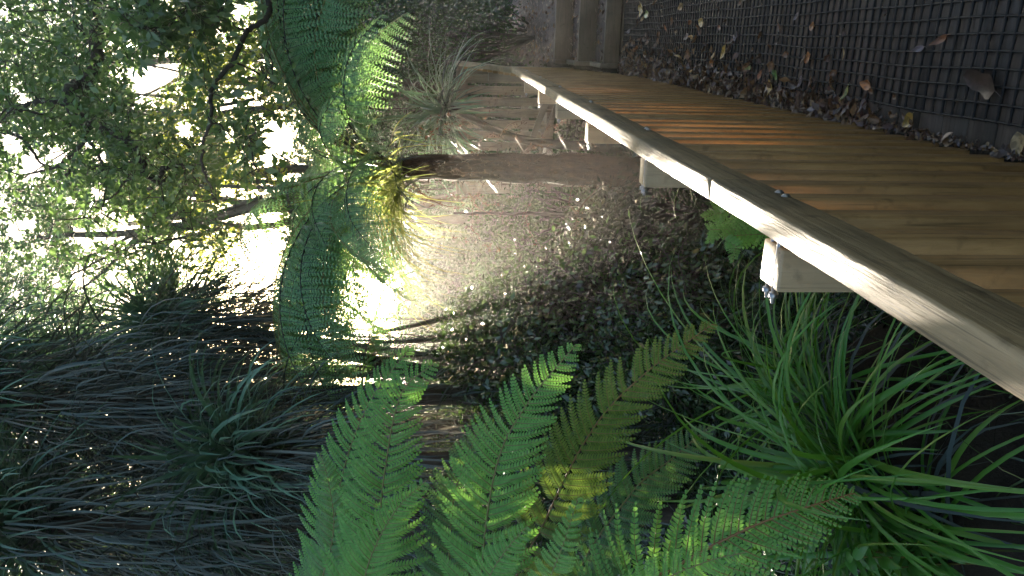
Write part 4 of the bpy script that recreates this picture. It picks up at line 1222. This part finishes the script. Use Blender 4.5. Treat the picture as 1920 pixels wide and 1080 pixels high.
# ------------------------------------------------------------------ grass and litter of the forest floor
mg = MB()
n = 30000
gx = rng.uniform(-4.2, 2.4, n); gy = 1.6 + 9.5 * rng.random(n) ** .8
t_ = gx * Dw[0] + gy * Dw[1]; a_ = gx * Lw[0] + gy * Lw[1]
clump = np.sin(gx * 3.1 + 2) * np.sin(gy * 2.7) + rng.normal(0, .5, n)
keep = (a_ > .46) & (clump > -.45)
gx, gy = gx[keep], gy[keep]; n = len(gx)
C = np.stack([gx, gy, gz(gx, gy) - .01], 1)
D = unit(sphere_dirs(n, .25, 1))
L = rng.uniform(.2, .65, n)
keep = ~(blocked(C + D * L[:, None], .2) & (rng.random(n) < .85))
blades(mg, C[keep], D[keep], L[keep], rng.uniform(.0022, .005, n)[keep], rng.uniform(.6, 2.3, n)[keep], 6, 0, .4, off=np.zeros(3))
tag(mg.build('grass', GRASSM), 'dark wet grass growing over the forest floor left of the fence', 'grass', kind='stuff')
mc = MB()
n = 52000
gx = rng.uniform(-3.4, 2.0, n); gy = 3.0 + 7.5 * rng.random(n)
a_ = gx * Lw[0] + gy * Lw[1]
pat = np.sin(gx * 2.3 + .7) * np.sin(gy * 1.9 + .4) + .5 * np.sin(gx * 5.1) * np.sin(gy * 4.3)
keep = (a_ > .62) & (pat + rng.normal(0, .25, n) > -.25) & (np.hypot(gx - p1[0], gy - p1[1]) > .55)
gx, gy, pat = gx[keep], gy[keep], pat[keep]; n = len(gx)
C = np.stack([gx, gy, gz(gx, gy) + .03 + rng.random(n) ** .7 * (.16 + .16 * np.clip(pat + .2, 0, 1.2))], 1)
keep = ~(blocked(C, .15) & (rng.random(n) < .9)); C = C[keep]; n = len(C)
mc.leaves(C, unit(rng.normal(0, 1, (n, 3)) * (1, 1, .5) + (0, 0, -.15)), unit(rng.normal(0, .5, (n, 3)) + (0, .1, 1)), rng.uniform(.03, .085, n), rng.uniform(.009, .024, n), .3)
n = 60000
gx = rng.uniform(-7, 3.6, n); gy = rng.uniform(8.5, 19, n)
t_ = gx * Dw[0] + gy * Dw[1]; a_ = gx * Lw[0] + gy * Lw[1]
pat = np.sin(gx * 1.3 + .7) * np.sin(gy * 1.1 + .4) + .5 * np.sin(gx * 2.9) * np.sin(gy * 2.3)
keep = ((a_ > 1.0) | (t_ > 15.2)) & (pat + rng.normal(0, .25, n) > -.5)
gx, gy, pat = gx[keep], gy[keep], pat[keep]; n = len(gx)
C = np.stack([gx, gy, gz(gx, gy) + .03 + rng.random(n) ** .7 * (.22 + .4 * np.clip(pat + .3, 0, 1.3))], 1)
mc.leaves(C, unit(rng.normal(0, 1, (n, 3)) * (1, 1, .5) + (0, 0, -.15)), unit(rng.normal(0, .5, (n, 3)) + (0, .1, 1)), rng.uniform(.06, .15, n), rng.uniform(.02, .045, n), .3)
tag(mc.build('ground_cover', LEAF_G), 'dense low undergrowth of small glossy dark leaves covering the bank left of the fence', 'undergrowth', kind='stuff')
ml = MB()
n = 9000
gx = rng.uniform(-5, 3.2, n); gy = 1.5 + 12 * rng.random(n) ** .8
a_ = gx * Lw[0] + gy * Lw[1]
keep = (a_ > .4); gx, gy = gx[keep], gy[keep]; n = len(gx)
C = np.stack([gx, gy, gz(gx, gy) + .012], 1)
ml.leaves(C, unit(rng.normal(0, 1, (n, 3)) * (1, 1, .3)), unit(rng.normal(0, .5, (n, 3)) + (0, 0, 1)), rng.uniform(.04, .1, n), rng.uniform(.012, .024, n), .5)
tag(ml.build('forest_litter', LITTER_DARK), 'brown dead leaves scattered over the shaded forest floor', 'leaf litter', kind='stuff')

# ------------------------------------------------------------------ air, light
m, nt, out = new_mat('misty_air')
v = nt.nodes.new('ShaderNodeVolumePrincipled')
v.inputs['Color'].default_value = (1, .95, .88, 1)
v.inputs['Density'].default_value = .0015
v.inputs['Anisotropy'].default_value = .72
nt.links.new(v.outputs[0], out.inputs['Volume'])
hz = MB(); hz.box(-160, 160, -160, 310, -1.6, 9.5)
tag(hz.build('haze', m), 'pale morning mist hanging through the whole glade', 'haze', kind='stuff')

w = bpy.data.worlds.new('World'); SC.world = w; w.use_nodes = True
nt = w.node_tree
bg = nt.nodes['Background']
sky = nt.nodes.new('ShaderNodeTexSky'); sky.sky_type = 'NISHITA'; sky.sun_disc = False
sky.sun_elevation = SUN_EL; sky.sun_rotation = SUN_AZ
sky.dust_density = 3.0; sky.air_density = 1.0; sky.ozone_density = 1.0
nt.links.new(sky.outputs[0], bg.inputs[0]); bg.inputs[1].default_value = .055
sd = bpy.data.lights.new('sun', 'SUN'); sd.energy = 5; sd.angle = R(.5); sd.color = (1, .88, .71)
so = bpy.data.objects.new('sun', sd); COL.objects.link(so)
so.rotation_euler = Vector(-SUN).to_track_quat('-Z', 'Y').to_euler()
so.location = (0, 0, 12)

SC.view_settings.view_transform = 'Standard'
SC.view_settings.look = 'None'
SC.view_settings.exposure = 3.72
SC.view_settings.gamma = 1
SC.cycles.use_denoising = True
SC.cycles.max_bounces = 8
SC.cycles.diffuse_bounces = 5
SC.cycles.transmission_bounces = 4
SC.cycles.volume_bounces = 1
SC.cycles.transparent_max_bounces = 8
SC.cycles.sample_clamp_indirect = 8
SC.cycles.caustics_reflective = False
SC.cycles.caustics_refractive = False
